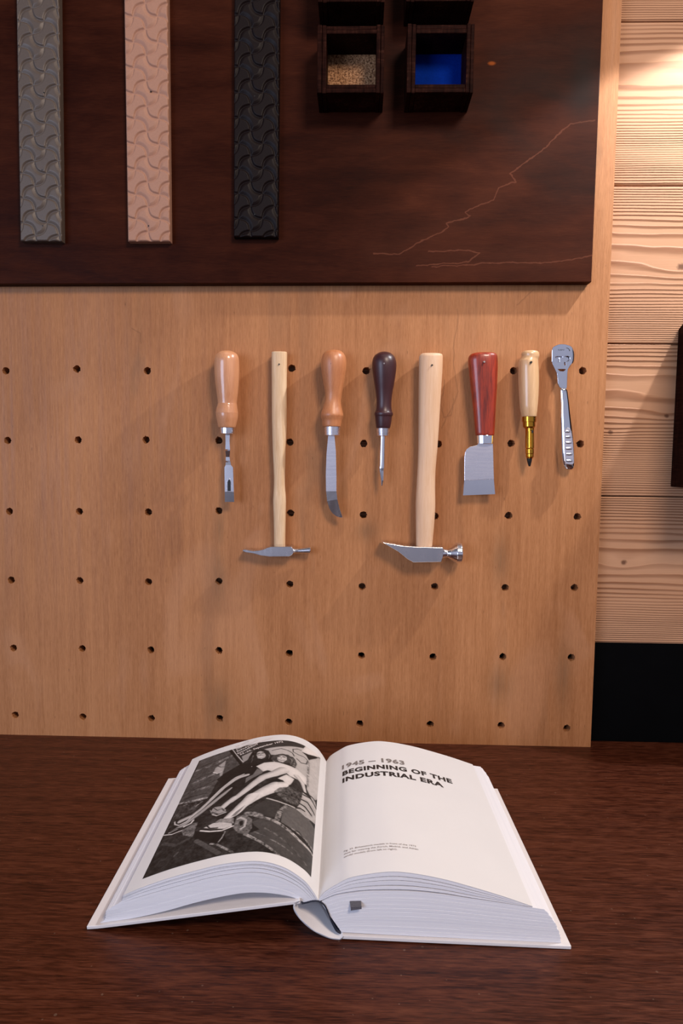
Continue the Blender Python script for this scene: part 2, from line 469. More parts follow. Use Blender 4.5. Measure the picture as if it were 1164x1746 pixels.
# ================================================================== TABLE
tbl = thing('table', 'dark brown stained oak table the open book lies on', 'table', loc=(0, -0.4, 0))
parts = [boxobj('tabletop', (-1.3, -0.85, TABLE_Z - 0.036), (1.3, 0.0225, TABLE_Z), 'table', 0.0015)]
for sx in (-1.22, 1.15):
    for sy in (-0.80, -0.06):
        parts.append(boxobj('leg', (sx, sy, 0), (sx + 0.07, sy + 0.07, TABLE_Z - 0.036), 'table', 0.002))
hook(parts, tbl)

# ================================================================== PEGBOARD
HOLES = [[(10, 632), (131, 629), (251, 632), (372, 631), (497, 628), (624, 632), (746, 632), (875, 632), (993, 632)],
         [(13, 751), (133, 750), (249, 750), (373, 751), (494, 754), (620, 756), (747, 757), (871, 756), (989, 757)],
         [(16, 872), (135, 872), (253, 873), (373, 871), (495, 875), (619, 878), (741, 880), (867, 879), (984, 881)],
         [(19, 989), (136, 990), (253, 992), (373, 991), (494, 996), (617, 1000), (741, 1000), (861, 1002), (979, 1002)],
         [(23, 1105), (140, 1106), (257, 1108), (373, 1109), (493, 1114), (616, 1118), (738, 1120), (857, 1120), (974, 1121)],
         [(26, 1219), (141, 1222), (258, 1225), (374, 1225), (492, 1231), (613, 1234), (733, 1235), (854, 1237), (966, 1242)]]
def pegboard():
    bm = bmesh.new(); T = 0.015
    xs = [-0.75] + [-0.65 + 0.1 * i for i in range(0, 11)] + [0.4295]      # cell borders
    zs = [TABLE_Z] + [TABLE_Z + 0.0784 + 0.1 * i for i in range(0, 5)] + [1.345, 1.95]
    jit = random.Random(3)
    cache = {}
    def vert(x, y, z):
        key = (round(x, 5), y, round(z, 5))
        if key not in cache: cache[key] = bm.verts.new((x, y, z))
        return cache[key]
    for i in range(len(xs) - 1):
        for j in range(len(zs) - 1):
            x0, x1, z0, z1 = xs[i], xs[i + 1], zs[j], zs[j + 1]
            row, colm = 5 - j, i - 3
            h = None
            if 0 <= row <= 5 and -2 <= colm <= 8 and i < len(xs) - 1:
                if colm >= 0:
                    p = at(*HOLES[row][colm]); h = (p.x, p.z)
                else:
                    p = at(*HOLES[row][0]); h = (p.x + 0.1 * colm, p.z)
                if not (x0 + 0.006 < h[0] < x1 - 0.006 and z0 + 0.006 < h[1] < z1 - 0.006):
                    print('hole outside its cell', row, colm, h, (x0, x1, z0, z1)); h = None
            if h is None:
                for y, flip in ((0, 0), (T, 1)):
                    q = [vert(x0, y, z0), vert(x1, y, z0), vert(x1, y, z1), vert(x0, y, z1)]
                    bm.faces.new(q[::-1] if flip else q)
                continue
            n = 32; R = 0.0050
            # outer points on the rectangle, at the hole's angles, corners snapped
            rad = [R * (1 + (jit.random() - 0.5) * 0.16 + (0.22 * jit.random() if jit.random() < 0.14 else 0)) for _ in range(n)]
            corners = [(x1, z1), (x0, z1), (x0, z0), (x1, z0)]
            ang = [2 * math.pi * t / n for t in range(n)]
            outer = []
            for a in ang:
                dx, dz = math.cos(a), math.sin(a)
                tx = ((x1 - h[0]) / dx) if dx > 1e-9 else ((x0 - h[0]) / dx if dx < -1e-9 else 1e9)
                tz = ((z1 - h[1]) / dz) if dz > 1e-9 else ((z0 - h[1]) / dz if dz < -1e-9 else 1e9)
                t_ = min(tx, tz); outer.append((h[0] + dx * t_, h[1] + dz * t_))
            for c in corners:
                ca = math.atan2(c[1] - h[1], c[0] - h[0]) % (2 * math.pi)
                outer[round(ca / (2 * math.pi) * n) % n] = c
            rings = {}
            for y in (0, T):
                rings[y] = ([bm.verts.new((h[0] + rad[t] * math.cos(ang[t]) * (1 if y == 0 else 0.93), y, h[1] + rad[t] * math.sin(ang[t]) * (1 if y == 0 else 0.93))) for t in range(n)],
                            [vert(o[0], y, o[1]) for o in outer])
                I, O = rings[y]
                for t in range(n):
                    q = [I[t], O[t], O[(t + 1) % n], I[(t + 1) % n]]
                    if O[t] is O[(t + 1) % n]: q = [I[t], O[t], I[(t + 1) % n]]
                    bm.faces.new(q if y == 0 else q[::-1])
            for t in range(n):
                bm.faces.new((rings[0][0][t], rings[0][0][(t + 1) % n], rings[T][0][(t + 1) % n], rings[T][0][t]))
    # four outside edges
    X0, X1, Z0, Z1 = xs[0], xs[-1], zs[0], zs[-1]
    for a, b in (((X0, Z0), (X1, Z0)), ((X1, Z0), (X1, Z1)), ((X1, Z1), (X0, Z1)), ((X0, Z1), (X0, Z0))):
        vs = [bm.verts.new((a[0], 0, a[1])), bm.verts.new((b[0], 0, b[1])), bm.verts.new((b[0], T, b[1])), bm.verts.new((a[0], T, a[1]))]
        bm.faces.new(vs)
    me = bpy.data.meshes.new('pegboard'); bm.to_mesh(me); bm.free()
    o = bpy.data.objects.new('pegboard', me); COL.objects.link(o); me.materials.append(M['peg'])
    return tag(o, 'light brown plywood pegboard with rows of drilled holes, standing on the table', 'pegboard')
pegboard()

# stained panel carrying the rubber strips and boxes
bm = bmesh.new()
br = at(1008, 481, -0.015); bl = at(0, 484, -0.015); tr = at(1028, 0, -0.015)
sl = (br.z - bl.z) / (br.x - bl.x)
pts = [(-0.72, bl.z + sl * (-0.72 - bl.x)), (br.x, br.z), (tr.x + 0.0003, 1.93), (-0.72, 1.93)]
prism(bm, pts, -0.015, -0.0001)
tag(link('stained_panel', bm, 'stained', bevel=0.0008), 'dark red-brown stained plywood panel fixed across the top of the pegboard', 'panel')

# ================================================================== RUBBER STRIPS
def rubber_strip(px0, px1, py_bottom, px_top, label, mat, nails, ox, oz):
    Yb, Yf = -0.0152, -0.0265
    a, b = at(px0, py_bottom, Yf), at(px1, py_bottom, Yf)
    tp = at(px_top, 0, Yf)
    x0, W, z0 = a.x, b.x - a.x, (a.z + b.z) / 2
    H = 0.40; lean = (tp.x - a.x) / (tp.z - a.z)
    step = 0.0007; nx = int(W / step); nz = int(H / step)
    P = 0.0318 / 2 ** 0.5 / 1.0        # side of the rotated square cell
    xs = np.linspace(0, W, nx + 1); zs = np.linspace(0, H, nz + 1)
    X, Z = np.meshgrid(xs, zs)
    u = (X - ox); w_ = (Z - oz)
    p = (u + w_) / 2 ** 0.5; q = (-u + w_) / 2 ** 0.5
    A = 0.235 * P
    def wave(s, t, sgn):   # signed distance to the curves  s = m P + sgn (-1)^m A sin(pi t / P)
        r = np.full(s.shape, 9.0)
        m0 = np.round(s / P)
        for dm in (-1, 0, 1):
            m_ = m0 + dm; par_ = np.where(m_ % 2 == 0, 1.0, -1.0) * sgn
            sl_ = par_ * A * np.pi / P * np.cos(np.pi * t / P)
            q_ = (s - m_ * P - par_ * A * np.sin(np.pi * t / P)) / np.sqrt(1 + sl_ ** 2)
            r = np.where(abs(q_) < abs(r), q_, r)
        return r
    d1, d2 = wave(p, q, 1.0), wave(q, p, -1.0)
    def cell(s, t, sgn, r):  # index of the curve just below the point
        m0 = np.round((s - r) / P)
        return m0 + np.where(r < 0, -1, 0)
    par = (cell(p, q, 1.0, d1) + cell(q, p, -1.0, d2)) % 2
    d = np.minimum(abs(d1), abs(d2))
    # pads stand proud with a rounded shoulder on every second cell, the others dip towards the line between
    h1 = 0.0010 * np.clip(d / 0.0042, 0, 1) ** 0.8
    h2 = 0.0010 * np.clip(d / 0.0020, 0, 1) ** 0.9
    h = np.where(par > 0.5, h2, h1) * 2.5
    edge = np.minimum.reduce([X, W - X, Z]); h = h * np.clip(edge / 0.0012, 0.15, 1)
    bm = bmesh.new()
    n = (nx + 1) * (nz + 1)
    co = np.stack([x0 + X + lean * Z, Yf + 0.0024 - h, z0 + Z], -1).reshape(-1, 3)
    me = bpy.data.meshes.new('rubber_strip')
    back = [(x0, Yb, z0), (x0 + W, Yb, z0), (x0 + W + lean * H, Yb, z0 + H), (x0 + lean * H, Yb, z0 + H)]
    verts = co.tolist() + back
    idx = np.arange(n).reshape(nz + 1, nx + 1)
    faces = np.stack([idx[:-1, :-1], idx[:-1, 1:], idx[1:, 1:], idx[1:, :-1]], -1).reshape(-1, 4).tolist()
    faces.append([n, n + 1] + idx[0, ::-1].tolist()); faces.append([n + 2, n + 3] + idx[-1, :].tolist())
    faces.append([n + 3, n] + idx[:, 0].tolist()); faces.append([n + 1, n + 2] + idx[::-1, -1].tolist())
    faces.append([n + 3, n + 2, n + 1, n])
    me.from_pydata(verts, [], faces); me.materials.append(M[mat])
    for k_ in range(len(me.polygons) - 5): me.polygons[k_].use_smooth = True
    body = bpy.data.objects.new('strip_body', me); COL.objects.link(body)
    root = thing('rubber_strip', label, 'rubber strip', loc=(x0 + W / 2, Yb, z0))
    ps = [body]
    for px, py in nails: ps.append(pin(px, py, Yf + 0.0004, 0.0010, 'hole', 'nail', 0.0006))
    hook(ps, root)
rubber_strip(34, 104.5, 410.5, 27, 'grey rubber sole strip with raised swirl pattern, leftmost on the dark panel', 'grey_rub', [(75, 158), (72, 290), (73, 385)], 0.0200, 0.0075)
rubber_strip(217.5, 289.5, 411, 211, 'beige pink rubber sole strip with raised swirl pattern on the dark panel', 'pink_rub', [(257, 156), (253, 385)], 0.0270, 0.0125)
rubber_strip(398, 473.5, 403.5, 399, 'dark brown, almost black rubber sole strip with raised swirl pattern', 'dark_rub', [(434, 164), (434, 366)], 0.0220, 0.0075)

# ================================================================== DISPLAY BOXES
def display_box(l, r, t, b, wl_, wr, wt, wb, label, lining, lname, cat='box'):
    Yf, Yb = -0.062, -0.0152
    A, B = at(l, t, Yf), at(r, b, Yf)
    x0, x1 = A.x, B.x; z1, z0 = A.z, B.z
    s = mpp(Yf, 100)
    root = thing('display_box', label, cat, loc=((x0 + x1) / 2, Yb, z0))
    def ply(name, a, b_, axis):
        bm = bmesh.new(); a, b_ = Vector(a), Vector(b_)
        # two plies with a fine groove between, as the front edges show
        n = 2; L = (b_[axis] - a[axis]) / n
        for k_ in range(n):
            p, q = a.copy(), b_.copy(); p[axis] = a[axis] + L * k_ + (0.0004 if k_ else 0); q[axis] = a[axis] + L * (k_ + 1)
            if k_ == 1: p.y += 0.0010
            box(bm, p, q)
        return link(name, bm, 'ply', bevel=0.0007)
    ps = [ply('side_panel', (x0, Yf, z0), (x0 + wl_ * s, Yb, z1), 0), ply('side_panel', (x1 - wr * s, Yf, z0), (x1, Yb, z1), 0),
          ply('top_panel', (x0 + wl_ * s, Yf + 0.0008, z1 - wt * s), (x1 - wr * s, Yb, z1 - 0.0006), 2),
          ply('bottom_panel', (x0 + wl_ * s, Yf + 0.0008, z0 + 0.0006), (x1 - wr * s, Yb, z0 + wb * s), 2)]
    bk = boxobj(lname, (x0 + wl_ * s, Yb - 0.004, z0 + wb * s), (x1 - wr * s, Yb, z1 - wt * s), lining)
    ps.append(bk); hook(ps, root)
display_box(541, 654, 42, 158, 15.5, 13.5, 14, 15, 'small open wooden box backed with golden cork granules', 'cork', 'cork_lining')
display_box(695, 806.5, 40, 157.5, 14.5, 13, 15, 15, 'small open wooden box backed with bright blue foam', 'blue', 'foam_lining')
display_box(542.5, 655.5, -114, 2.5, 15.5, 13.5, 14, 15, 'small dark wooden box above the cork lined box, cut by the top of the photo', 'ply', 'back_panel')
display_box(694, 808, -116, 1.5, 14.5, 13, 15, 15, 'small dark wooden box above the blue lined box, cut by the top of the photo', 'ply', 'back_panel')

# dark box on the pine wall at the right edge
p0 = at(1156, 562, 0.02); p1 = at(1160, 830, 0.02)
bm = bmesh.new()
xa, zb, ztp = p0.x, p1.z, p0.z
prof = [(0.0199, zb), (-0.10, zb), (-0.10, ztp + 0.055), (0.0199, ztp)]
for X0, X1 in ((xa, xa + 0.012),):
    A = [bm.verts.new((X0 + (0.0 if i else 0.0), y, z)) for i, (y, z) in enumerate(prof)]; B = [bm.verts.new((X1, y, z)) for y, z in prof]
    bm.faces.new(A); bm.faces.new(B[::-1])
    for j in range(4): bm.faces.new((A[j], B[j], B[(j + 1) % 4], A[(j + 1) % 4]))
side = link('side_panel', bm, 'ply', bevel=0.0006)
wbx = thing('wall_box', 'dark wooden box on the pine wall at the right edge of the photo', 'wall box', loc=(xa + 0.14, 0.0199, zb))
ps = [side, boxobj('side_panel', (xa + 0.268, -0.10, zb), (xa + 0.28, 0.0199, ztp), 'ply', 0.0006),
      boxobj('bottom_panel', (xa + 0.012, -0.10, zb), (xa + 0.268, 0.0199, zb + 0.012), 'ply', 0.0006),
      boxobj('front_panel', (xa + 0.012, -0.10, zb + 0.012), (xa + 0.268, -0.088, ztp), 'ply', 0.0006)]
hook(ps, wbx)

# ================================================================== TOOLS
C3, C4, C5, C6, C7 = (340, 570, 4.157), (600, 570, 4.258), (770, 570, 4.85), (925, 575, 13.97), (930, 690, 13.97)
GT = 'shoemaking tools hung in a row on the pegboard'
def tool(name, label, cat, parts, px, py):
    p = at(px, py, -0.001); r = thing(name, label, cat, GT, (p.x, -0.0005, p.z)); hook(parts, r); return r

# 1 small chisel / punch
Y = -0.0182
ps = [link('handle', lathe_px([(117, 180, 214), (120, 160, 232), (128, 140, 250), (142, 123, 267), (165, 112, 277), (200, 107, 281), (300, 109, 281), (400, 120, 274), (480, 130, 265), (500, 128, 266), (525, 121, 269), (555, 116, 273), (562, 116, 273), (600, 122, 270), (655, 133, 256), (663, 140, 250)], Y, 1, 36, C3, 6), 'varnish', smooth=True),
      link('ferrule', lathe_px([(663, 146, 250), (664, 145, 251), (703, 148, 248), (706, 152, 244)], Y, 1, 32, C3, 0), 'steel', smooth=False)]
bl_ = link('blade', strip_px([(700, 184, 216, Y, .0022), (760, 186, 214, Y - .0012, .0022), (815, 184, 217, Y - .001, .002), (826, 184, 217, Y + .0014, .002), (870, 188, 214, Y + .0034, .002), (896, 187, 217, Y + .0028, .002), (908, 187, 221, Y + .0006, .0022), (926, 186, 223, Y, .0022), (944, 178, 238, Y, .0024), (1116, 180, 244, Y, .0024), (1118, 180, 244, Y, .0020), (1188, 180, 246, Y + .0006, .0007)], C3), 'steel')
slot = link('slot', plate_px([(193, 1116), (193, 1045), (198, 1026), (209, 1018), (220, 1026), (226, 1045), (228, 1116)], Y - .0014, .0008, C3), 'forged', bevel=0.0002)
shade_plate = link('slot_shade', plate_px([(198, 1112), (198, 1048), (203, 1034), (210, 1028), (217, 1034), (221, 1048), (222, 1112)], Y - .0018, .0003, C3), 'hole')  # flat black plate standing in for the shade inside the slot
tool('chisel', 'short chisel with a glossy light orange bulb handle and narrow stepped steel blade', 'chisel', ps + [bl_, pin(376.5, 615.2, Y - .0145, .0011)], 387, 600)
sub(bl_, slot, shade_plate)

# 2 narrow hammer
Y = -0.0112
ps = [link('handle', lathe_px([(131, 514, 618), (133, 512, 620), (200, 511.5, 620), (350, 512, 618), (560, 513, 618), (700, 516, 616), (830, 520, 610), (1000, 527, 606), (1080, 527, 606), (1150, 523, 611), (1200, 522, 612), (1300, 526, 610), (1400, 528, 608), (1506, 529, 607)], Y, .78, 32, C3, 4, power=2.6), 'ash', smooth=True)]
hd = link('hammer_head', plate_px([(311, 1526), (325, 1520), (385, 1530), (430, 1527), (465, 1518), (487, 1508), (512, 1501), (654, 1500), (666, 1515), (668, 1547), (655, 1562), (638, 1570), (500, 1571), (440, 1563), (385, 1548), (330, 1540), (312, 1532)], Y, .0150, C3), 'forged', bevel=0.0014)
pn = link('peen', lathe_px([(655, 1512, 1556), (680, 1520, 1549), (700, 1519, 1550), (783, 1505, 1555), (787, 1508, 1552)], Y, 1, 28, C3, 0, True), 'steel')
ed = link('claw_tip', strip_px([(1518, 308, 345, Y, .010), (1540, 312, 350, Y, .010)], C3), 'forged')
bpy.data.objects.remove(ed)
tool('hammer', 'slim hammer with a long pale ash handle and small steel head with thin curved claw', 'hammer', ps + [hd, pn, pin(475.7, 621, Y - .0088, .0011)], 476, 601)

# 3 curved knife
Y = -0.0186
ps = [link('handle', lathe_px([(112, 935, 968), (115, 915, 990), (124, 895, 1010), (140, 877, 1025), (165, 866, 1036), (205, 862, 1041), (260, 865, 1037), (350, 878, 1022), (420, 890, 1010), (470, 888, 1003), (515, 876, 1007), (555, 862, 1016), (575, 859, 1019), (590, 861, 1014), (612, 868, 1007), (650, 872, 1001), (656, 878, 997)], Y, 1, 36, C3, 6), 'beech', smooth=True),
      link('ferrule', lathe_px([(656, 886, 997), (657, 885, 998), (715, 888, 994), (718, 893, 989)], Y, 1, 32, C3, 0), 'satin')]
out_ = [(912, 716), (956, 716), (966, 830), (970, 1000), (970, 1100), (976, 1170), (991, 1232), (1013, 1300), (992, 1299), (968, 1290), (942, 1270), (920, 1237), (904, 1182), (897, 1120), (895, 1000), (900, 850)]
up_o = [(912, 716), (956, 716), (966, 830), (970, 1000), (970, 1112), (897, 1112), (895, 1000), (900, 850)]
lo_o = [(897, 1112), (970, 1112), (976, 1170), (991, 1232), (1013, 1300), (992, 1299), (968, 1290), (942, 1270), (920, 1237), (904, 1182)]
bd = link('blade', plate_px(up_o, Y, .0018, C3), 'satin')
bv = link('blade_tip', plate_px(lo_o, Y, .0018, C3), 'forged')
zt_ = at(0, 570 + 1112 / 4.157, Y).z
for v_ in bv.data.vertices: v_.co.y += 0.13 * max(0.0, zt_ - v_.co.z)  # tilt and darker steel imitate a dark reflection on one plain blade
bv['label'] = 'blade tip, tilted and darkened to imitate a dark reflection'
tool('knife', 'curved blade knife with a matt orange beech bulb handle', 'knife', ps + [bd, bv, pin(564.5, 620, Y - .0155, .0010)], 568, 599)

# 4 purple handled awl
Y = -0.0172
ps = [link('handle', lathe_px([(127, 222, 246), (131, 203, 265), (141, 182, 286), (158, 162, 304), (185, 149, 317), (222, 145, 322), (280, 150, 318), (350, 160, 307), (420, 171, 294), (480, 177, 287), (530, 176, 286), (560, 169, 291), (570, 163, 296), (578, 162, 297), (590, 163, 295), (598, 165, 290), (640, 170, 285), (676, 175, 277), (684, 180, 270)], Y, 1, 36, C4, 6), 'maroon', smooth=True),
      link('ferrule', lathe_px([(683, 179, 271), (684, 178, 272), (736, 183, 266), (740, 190, 258)], Y, 1, 32, C4, 0), 'satin'),
      link('shaft', lathe_px([(738, 205, 240), (900, 200, 237), (950, 199, 236), (972, 195, 234), (990, 197, 231), (1030, 204, 230), (1062, 209, 228), (1100, 213, 220)], Y, .8, 20, C4, 0), 'steel')]
tool('awl', 'small awl with a dark maroon bulb handle and thin pointed steel shaft', 'awl', ps + [pin(654.6, 619.8, Y - .0158, .0012, 'nail', proud=.001)], 653, 600)

# 5 heavy hammer
Y = -0.0150
ps = [link('handle', lathe_px([(143, 505, 640), (147, 497, 652), (158, 489, 656), (175, 486, 657), (250, 485, 655), (400, 483, 646), (600, 482, 634), (800, 481, 621), (950, 476, 608), (1040, 471, 603), (1120, 467, 602), (1200, 463, 603), (1280, 462, 602), (1400, 463, 594), (1480, 464, 586), (1540, 465, 580)], Y, .74, 36, C4, 5, power=2.5), 'maple', smooth=True)]
bm = bmesh.new()
ridge = [(212, 1500), (235, 1507), (370, 1530), (480, 1537), (652, 1541), (658, 1560), (652, 1612), (640, 1645), (440, 1648), (398, 1624), (330, 1570), (240, 1518)]
hd = link('hammer_head', plate_px(ridge, Y, .021, C4), 'forged', bevel=0.0026)
nk = link('striking_face', lathe_px([(645, 1546, 1638), (668, 1556, 1624), (690, 1561, 1619), (712, 1550, 1634), (735, 1530, 1650), (752, 1517, 1660), (756, 1512, 1662), (790, 1514, 1662), (797, 1522, 1655)], Y - .001, 1, 40, C4, 0, True), 'steel', bevel=0.0006)
tool('hammer', 'large hammer with a thick pale maple handle and broad pointed steel head', 'hammer', ps + [hd, nk, pin(736.4, 622.4, Y - .0125, .0013)], 734, 604)

# 6 skiving knife
Y = -0.0165
ps = [link('handle', lathe_px([(152, 250, 300), (155, 205, 345), (162, 168, 362), (176, 146, 373), (200, 136, 377), (240, 135, 378), (300, 142, 377), (400, 152, 373), (500, 163, 368), (600, 174, 362), (700, 184, 358), (800, 192, 352), (830, 196, 350), (838, 202, 346)], Y, .68, 36, C5, 6, power=2.5), 'red', smooth=True),
      link('ferrule', lathe_px([(836, 205, 345), (838, 204, 346), (903, 207, 342), (906, 212, 338)], Y, .72, 32, C5, 0), 'chrome')]
bm = bmesh.new(); y_f = Y - .0013; y_b = Y + .0013
up_ = [(222, 900), (338, 900), (341, 1000), (345, 1150), (347, 1197), (103, 1208), (103, 1100), (104, 1010), (110, 975), (124, 948), (148, 931), (178, 924), (206, 918)]
bd = link('blade', plate_px(up_, Y, .0026, C5), 'satin', bevel=0.0003)
rb = strip_px([(0, 0, 1, Y, .001), (1, 0, 1, Y, .001)]); rb.free()
bm = bmesh.new()
def w5(x, y, Y_): p = at(C5[0] + x / C5[2], C5[1] + y / C5[2], Y_); return bm.verts.new((p.x, Y_, p.z))
a1, a2, a3, a4 = w5(103, 1208, y_f), w5(347, 1197, y_f), w5(358, 1322, y_f + .0006), w5(93, 1332, y_f + .0006)
b1, b2, b3, b4 = w5(103, 1208, y_b), w5(347, 1197, y_b), w5(358, 1322, y_b), w5(93, 1332, y_b)
for q in ((a1, a2, a3, a4), (b4, b3, b2, b1), (a1, b1, b2, a2), (a2, b2, b3, a3), (a3, b3, b4, a4), (a4, b4, b1, a1)): bm.faces.new(q)
be = link('cutting_edge', bm, 'steel'); be['label'] = 'bluish ground bevel of the blade'
tool('knife', 'broad square-bladed skiving knife with a red lacquered wooden handle', 'knife', ps + [bd, pin(825.3, 617, Y - .0172, .0015, 'nail', proud=.001)], 823, 602)
sub(bd, be)

# 7 brass sewing awl
Y = -0.0165
ps = [link('handle', lathe_px([(139, 600, 698), (142, 588, 708), (150, 580, 716), (165, 574, 721), (185, 574, 721), (200, 568, 716), (212, 560, 713), (230, 553, 713), (300, 550, 717), (400, 551, 718), (500, 556, 715), (600, 563, 708), (650, 571, 703), (682, 578, 698)], Y, 1, 36, C5, 6), 'lightwood', smooth=True),
      link('collar', lathe_px([(682, 583, 694), (684, 581, 695), (724, 581, 695), (727, 588, 688), (764, 588, 688), (770, 593, 683), (778, 600, 678)], Y, 1, 32, C5, 0), 'brass'),
      link('chuck', lathe_px([(770, 608, 680), (940, 608, 680), (944, 612, 676), (950, 609, 678), (985, 609, 678), (990, 612, 676), (1012, 612, 676), (1026, 620, 668)], Y, 1, 24, C5, 0), 'brass'),
      link('needle', lathe_px([(1020, 618, 664), (1050, 622, 660), (1085, 632, 652), (1092, 636, 649)], Y, 1, 16, C5, 0), 'hole')]
bm = bmesh.new()
for xa_ in (624, 652):
    q = plate_px([(xa_, 800), (xa_ + 5, 800), (xa_ + 5, 935), (xa_, 935)], Y - .0068, .0014, C5)
    me_ = bpy.data.meshes.new('t'); q.to_mesh(me_); q.free(); bm.from_mesh(me_)
sl_ = link('chuck_rod', bm, 'brass')
kx_ = link('chuck_slot', plate_px([(662, 790), (676, 800), (672, 815), (664, 818), (657, 806)], Y - .0066, .0012, C5), 'hole')
tool('sewing_awl', 'sewing awl with a varnished pale wooden handle, brass chuck and black needle tip', 'sewing awl', ps + [pin(905.3, 617.6, Y - .0150, .0016)], 902, 600)
sub(ps[2], sl_, kx_)

# 8 chrome callus shaver
Y = -0.0115
outer = [(240, 240), (300, 202), (390, 168), (465, 163), (540, 170), (650, 202), (700, 242), (715, 330), (715, 560), (700, 618), (640, 690), (600, 760), (588, 850), (583, 1000), (580, 1130), (572, 1215), (470, 1240), (400, 1190), (362, 1110), (352, 960), (335, 860), (290, 765), (240, 660), (216, 580), (222, 300)]
hole = [(360, 760), (545, 760), (520, 795), (490, 810), (405, 805)]
cut2 = [(300, 470), (340, 455), (470, 458), (470, 476), (398, 480), (398, 590), (360, 590), (360, 484), (315, 500)]
def face_holes(outer, holes, Y0, Y1, crop):
    bm = bmesh.new(); cx, cy, s = crop
    def loop(l, Yq):
        vs = []
        for x, y in l:
            p = at(cx + x / s, cy + y / s, Y0); vs.append(bm.verts.new((p.x, Yq, p.z)))
        es = [bm.edges.new((vs[i], vs[(i + 1) % len(vs)])) for i in range(len(vs))]
        return vs, es
    store = []
    for Yq in (Y0, Y1):
        L = [loop(outer, Yq)] + [loop(h, Yq) for h in holes]
        bmesh.ops.triangle_fill(bm, use_beauty=True, edges=[e for l in L for e in l[1]])
        store.append(L)
    for (va, _), (vb, _) in zip(*store):
        n = len(va)
        for i in range(n): bm.faces.new((va[i], va[(i + 1) % n], vb[(i + 1) % n], vb[i]))
    return bm
cut3 = [(530, 452), (600, 448), (640, 478), (645, 520), (618, 565), (575, 580), (600, 545), (612, 515), (600, 482), (560, 470)]
cut4 = [(508, 600), (545, 595), (548, 668), (520, 665)]
head = link('head', face_holes(outer, [hole, cut2, cut3, cut4], Y - .0016, Y + .0012, C6), 'chrome', bevel=0.0003)
rim = link('blade_holder', lathe_px([(190, 330, 610), (230, 260, 690), (330, 235, 745), (480, 235, 752), (600, 245, 730), (660, 300, 660)], Y + .0052, .22, 28, C6, 3), 'steel', smooth=True)
arcm = link('engraving', plate_px([(560, 246), (610, 262), (645, 300), (648, 322), (636, 335), (628, 315), (632, 300), (600, 270), (556, 254)], Y - .0017, .0004, C6), 'hole')
# worn engraved lettering under the top edge: only its marks can be made out
bm = bmesh.new()
for x_, w_2, y0_, y1_ in ((362, 10, 292, 306), (385, 7, 280, 322), (400, 12, 300, 312), (424, 8, 282, 318), (440, 10, 290, 320), (462, 7, 286, 306), (474, 16, 300, 310), (500, 7, 280, 318)):
    q = plate_px([(x_, y0_), (x_ + w_2, y0_), (x_ + w_2, y1_), (x_, y1_)], Y - .0017, .0003, C6)
    me_ = bpy.data.meshes.new('t'); q.to_mesh(me_); q.free(); bm.from_mesh(me_)
eng = link('engraving', bm, 'hole')
hdl = link('handle', lathe_px([(-392, 380, 470), (-370, 345, 500), (-330, 331, 520), (-200, 334, 540), (0, 345, 563), (150, 342, 580), (300, 340, 597), (500, 342, 622), (700, 345, 646), (900, 348, 665), (1100, 358, 676), (1250, 372, 681), (1400, 396, 681), (1470, 425, 673), (1520, 452, 655), (1545, 480, 625)], Y, .62, 32, C7, 5), 'chrome', smooth=True)
gp = []
bm = bmesh.new()
for yy, x0_, x1_ in ((640, 430, 605), (772, 438, 622), (905, 440, 642), (1045, 442, 650), (1180, 448, 660), (1338, 455, 662)):
    q = lathe_px([(x0_, yy - 8, yy + 8), (x0_ + 25, yy - 34, yy + 34), ((x0_ + x1_) / 2, yy - 42, yy + 42), (x1_ - 25, yy - 34, yy + 34), (x1_, yy - 8, yy + 8)], Y - .0062, .55, 16, C7, 3, True)
    me_ = bpy.data.meshes.new('t'); q.to_mesh(me_); q.free(); bm.from_mesh(me_)
rid = link('grip_ridges', bm, 'steel', smooth=True)
gr = link('grip_recess', plate_px([(470, 580), (520, 540), (585, 570), (615, 640), (650, 900), (668, 1180), (675, 1380), (640, 1440), (470, 1420), (438, 1340), (425, 1000), (420, 640)], Y - .0060, .0022, C7), 'satin', bevel=0.0008)
tool('callus_shaver', 'chrome foot shaver with pierced head and ribbed grip, rightmost of the hanging tools', 'shaver', [head, rim, hdl], 958, 590)
sub(head, arcm, eng); sub(hdl, rid, gr)

# ================================================================== BOOK
BX, BY, KX, KY = 0.0834, -0.3895, 0.022, 0.0169
def bk(s, t, h):
    """book coordinates in mm (across, from the front edge, above the table) to the world"""
    s, t, h = s / 1000, t / 1000, h / 1000
    return Vector((BX + s - KX * t, BY + t - KY * s, TABLE_Z + h))
LT = [(-19, 32.5), (-24, 41), (-32, 50.5), (-49, 61), (-70, 65.3), (-97, 62.2), (-120, 56), (-146, 47.5), (-170, 38), (-186, 30.5)]
RTP = [(-19, 32.5), (-14, 40), (-3, 47.8), (10, 54.5), (38, 60), (58, 59.8), (84, 55.8), (108, 50), (135, 42.5), (160, 34.5)]
LB = [(-31, 30.2), (-42, 34.8), (-60, 37.2), (-75, 37.2), (-88, 35.5), (-107, 31), (-126, 25.5), (-150, 17.5), (-180, 9.5), (-208, 4.6)]
RG = [(-18, 32.0), (-11, 35.8), (-3, 39.2), (12, 42.3), (29, 44.3), (58, 45.2), (84, 43.6), (108, 40.4), (130, 37.8), (152, 35.0)]
RG2 = [(-17, 31.0), (-10.5, 34.6), (-3, 37.8), (12, 41.0), (29, 43.0), (58, 43.8), (84, 42.4), (108, 39.6), (135, 36.6), (170, 32.3)]
RB = [(1.0, 5.0), (10, 4.8), (30, 4.5), (50, 4.3), (70, 4.1), (90, 4.0), (110, 3.8), (135, 3.7), (160, 3.6), (184.5, 3.5)]
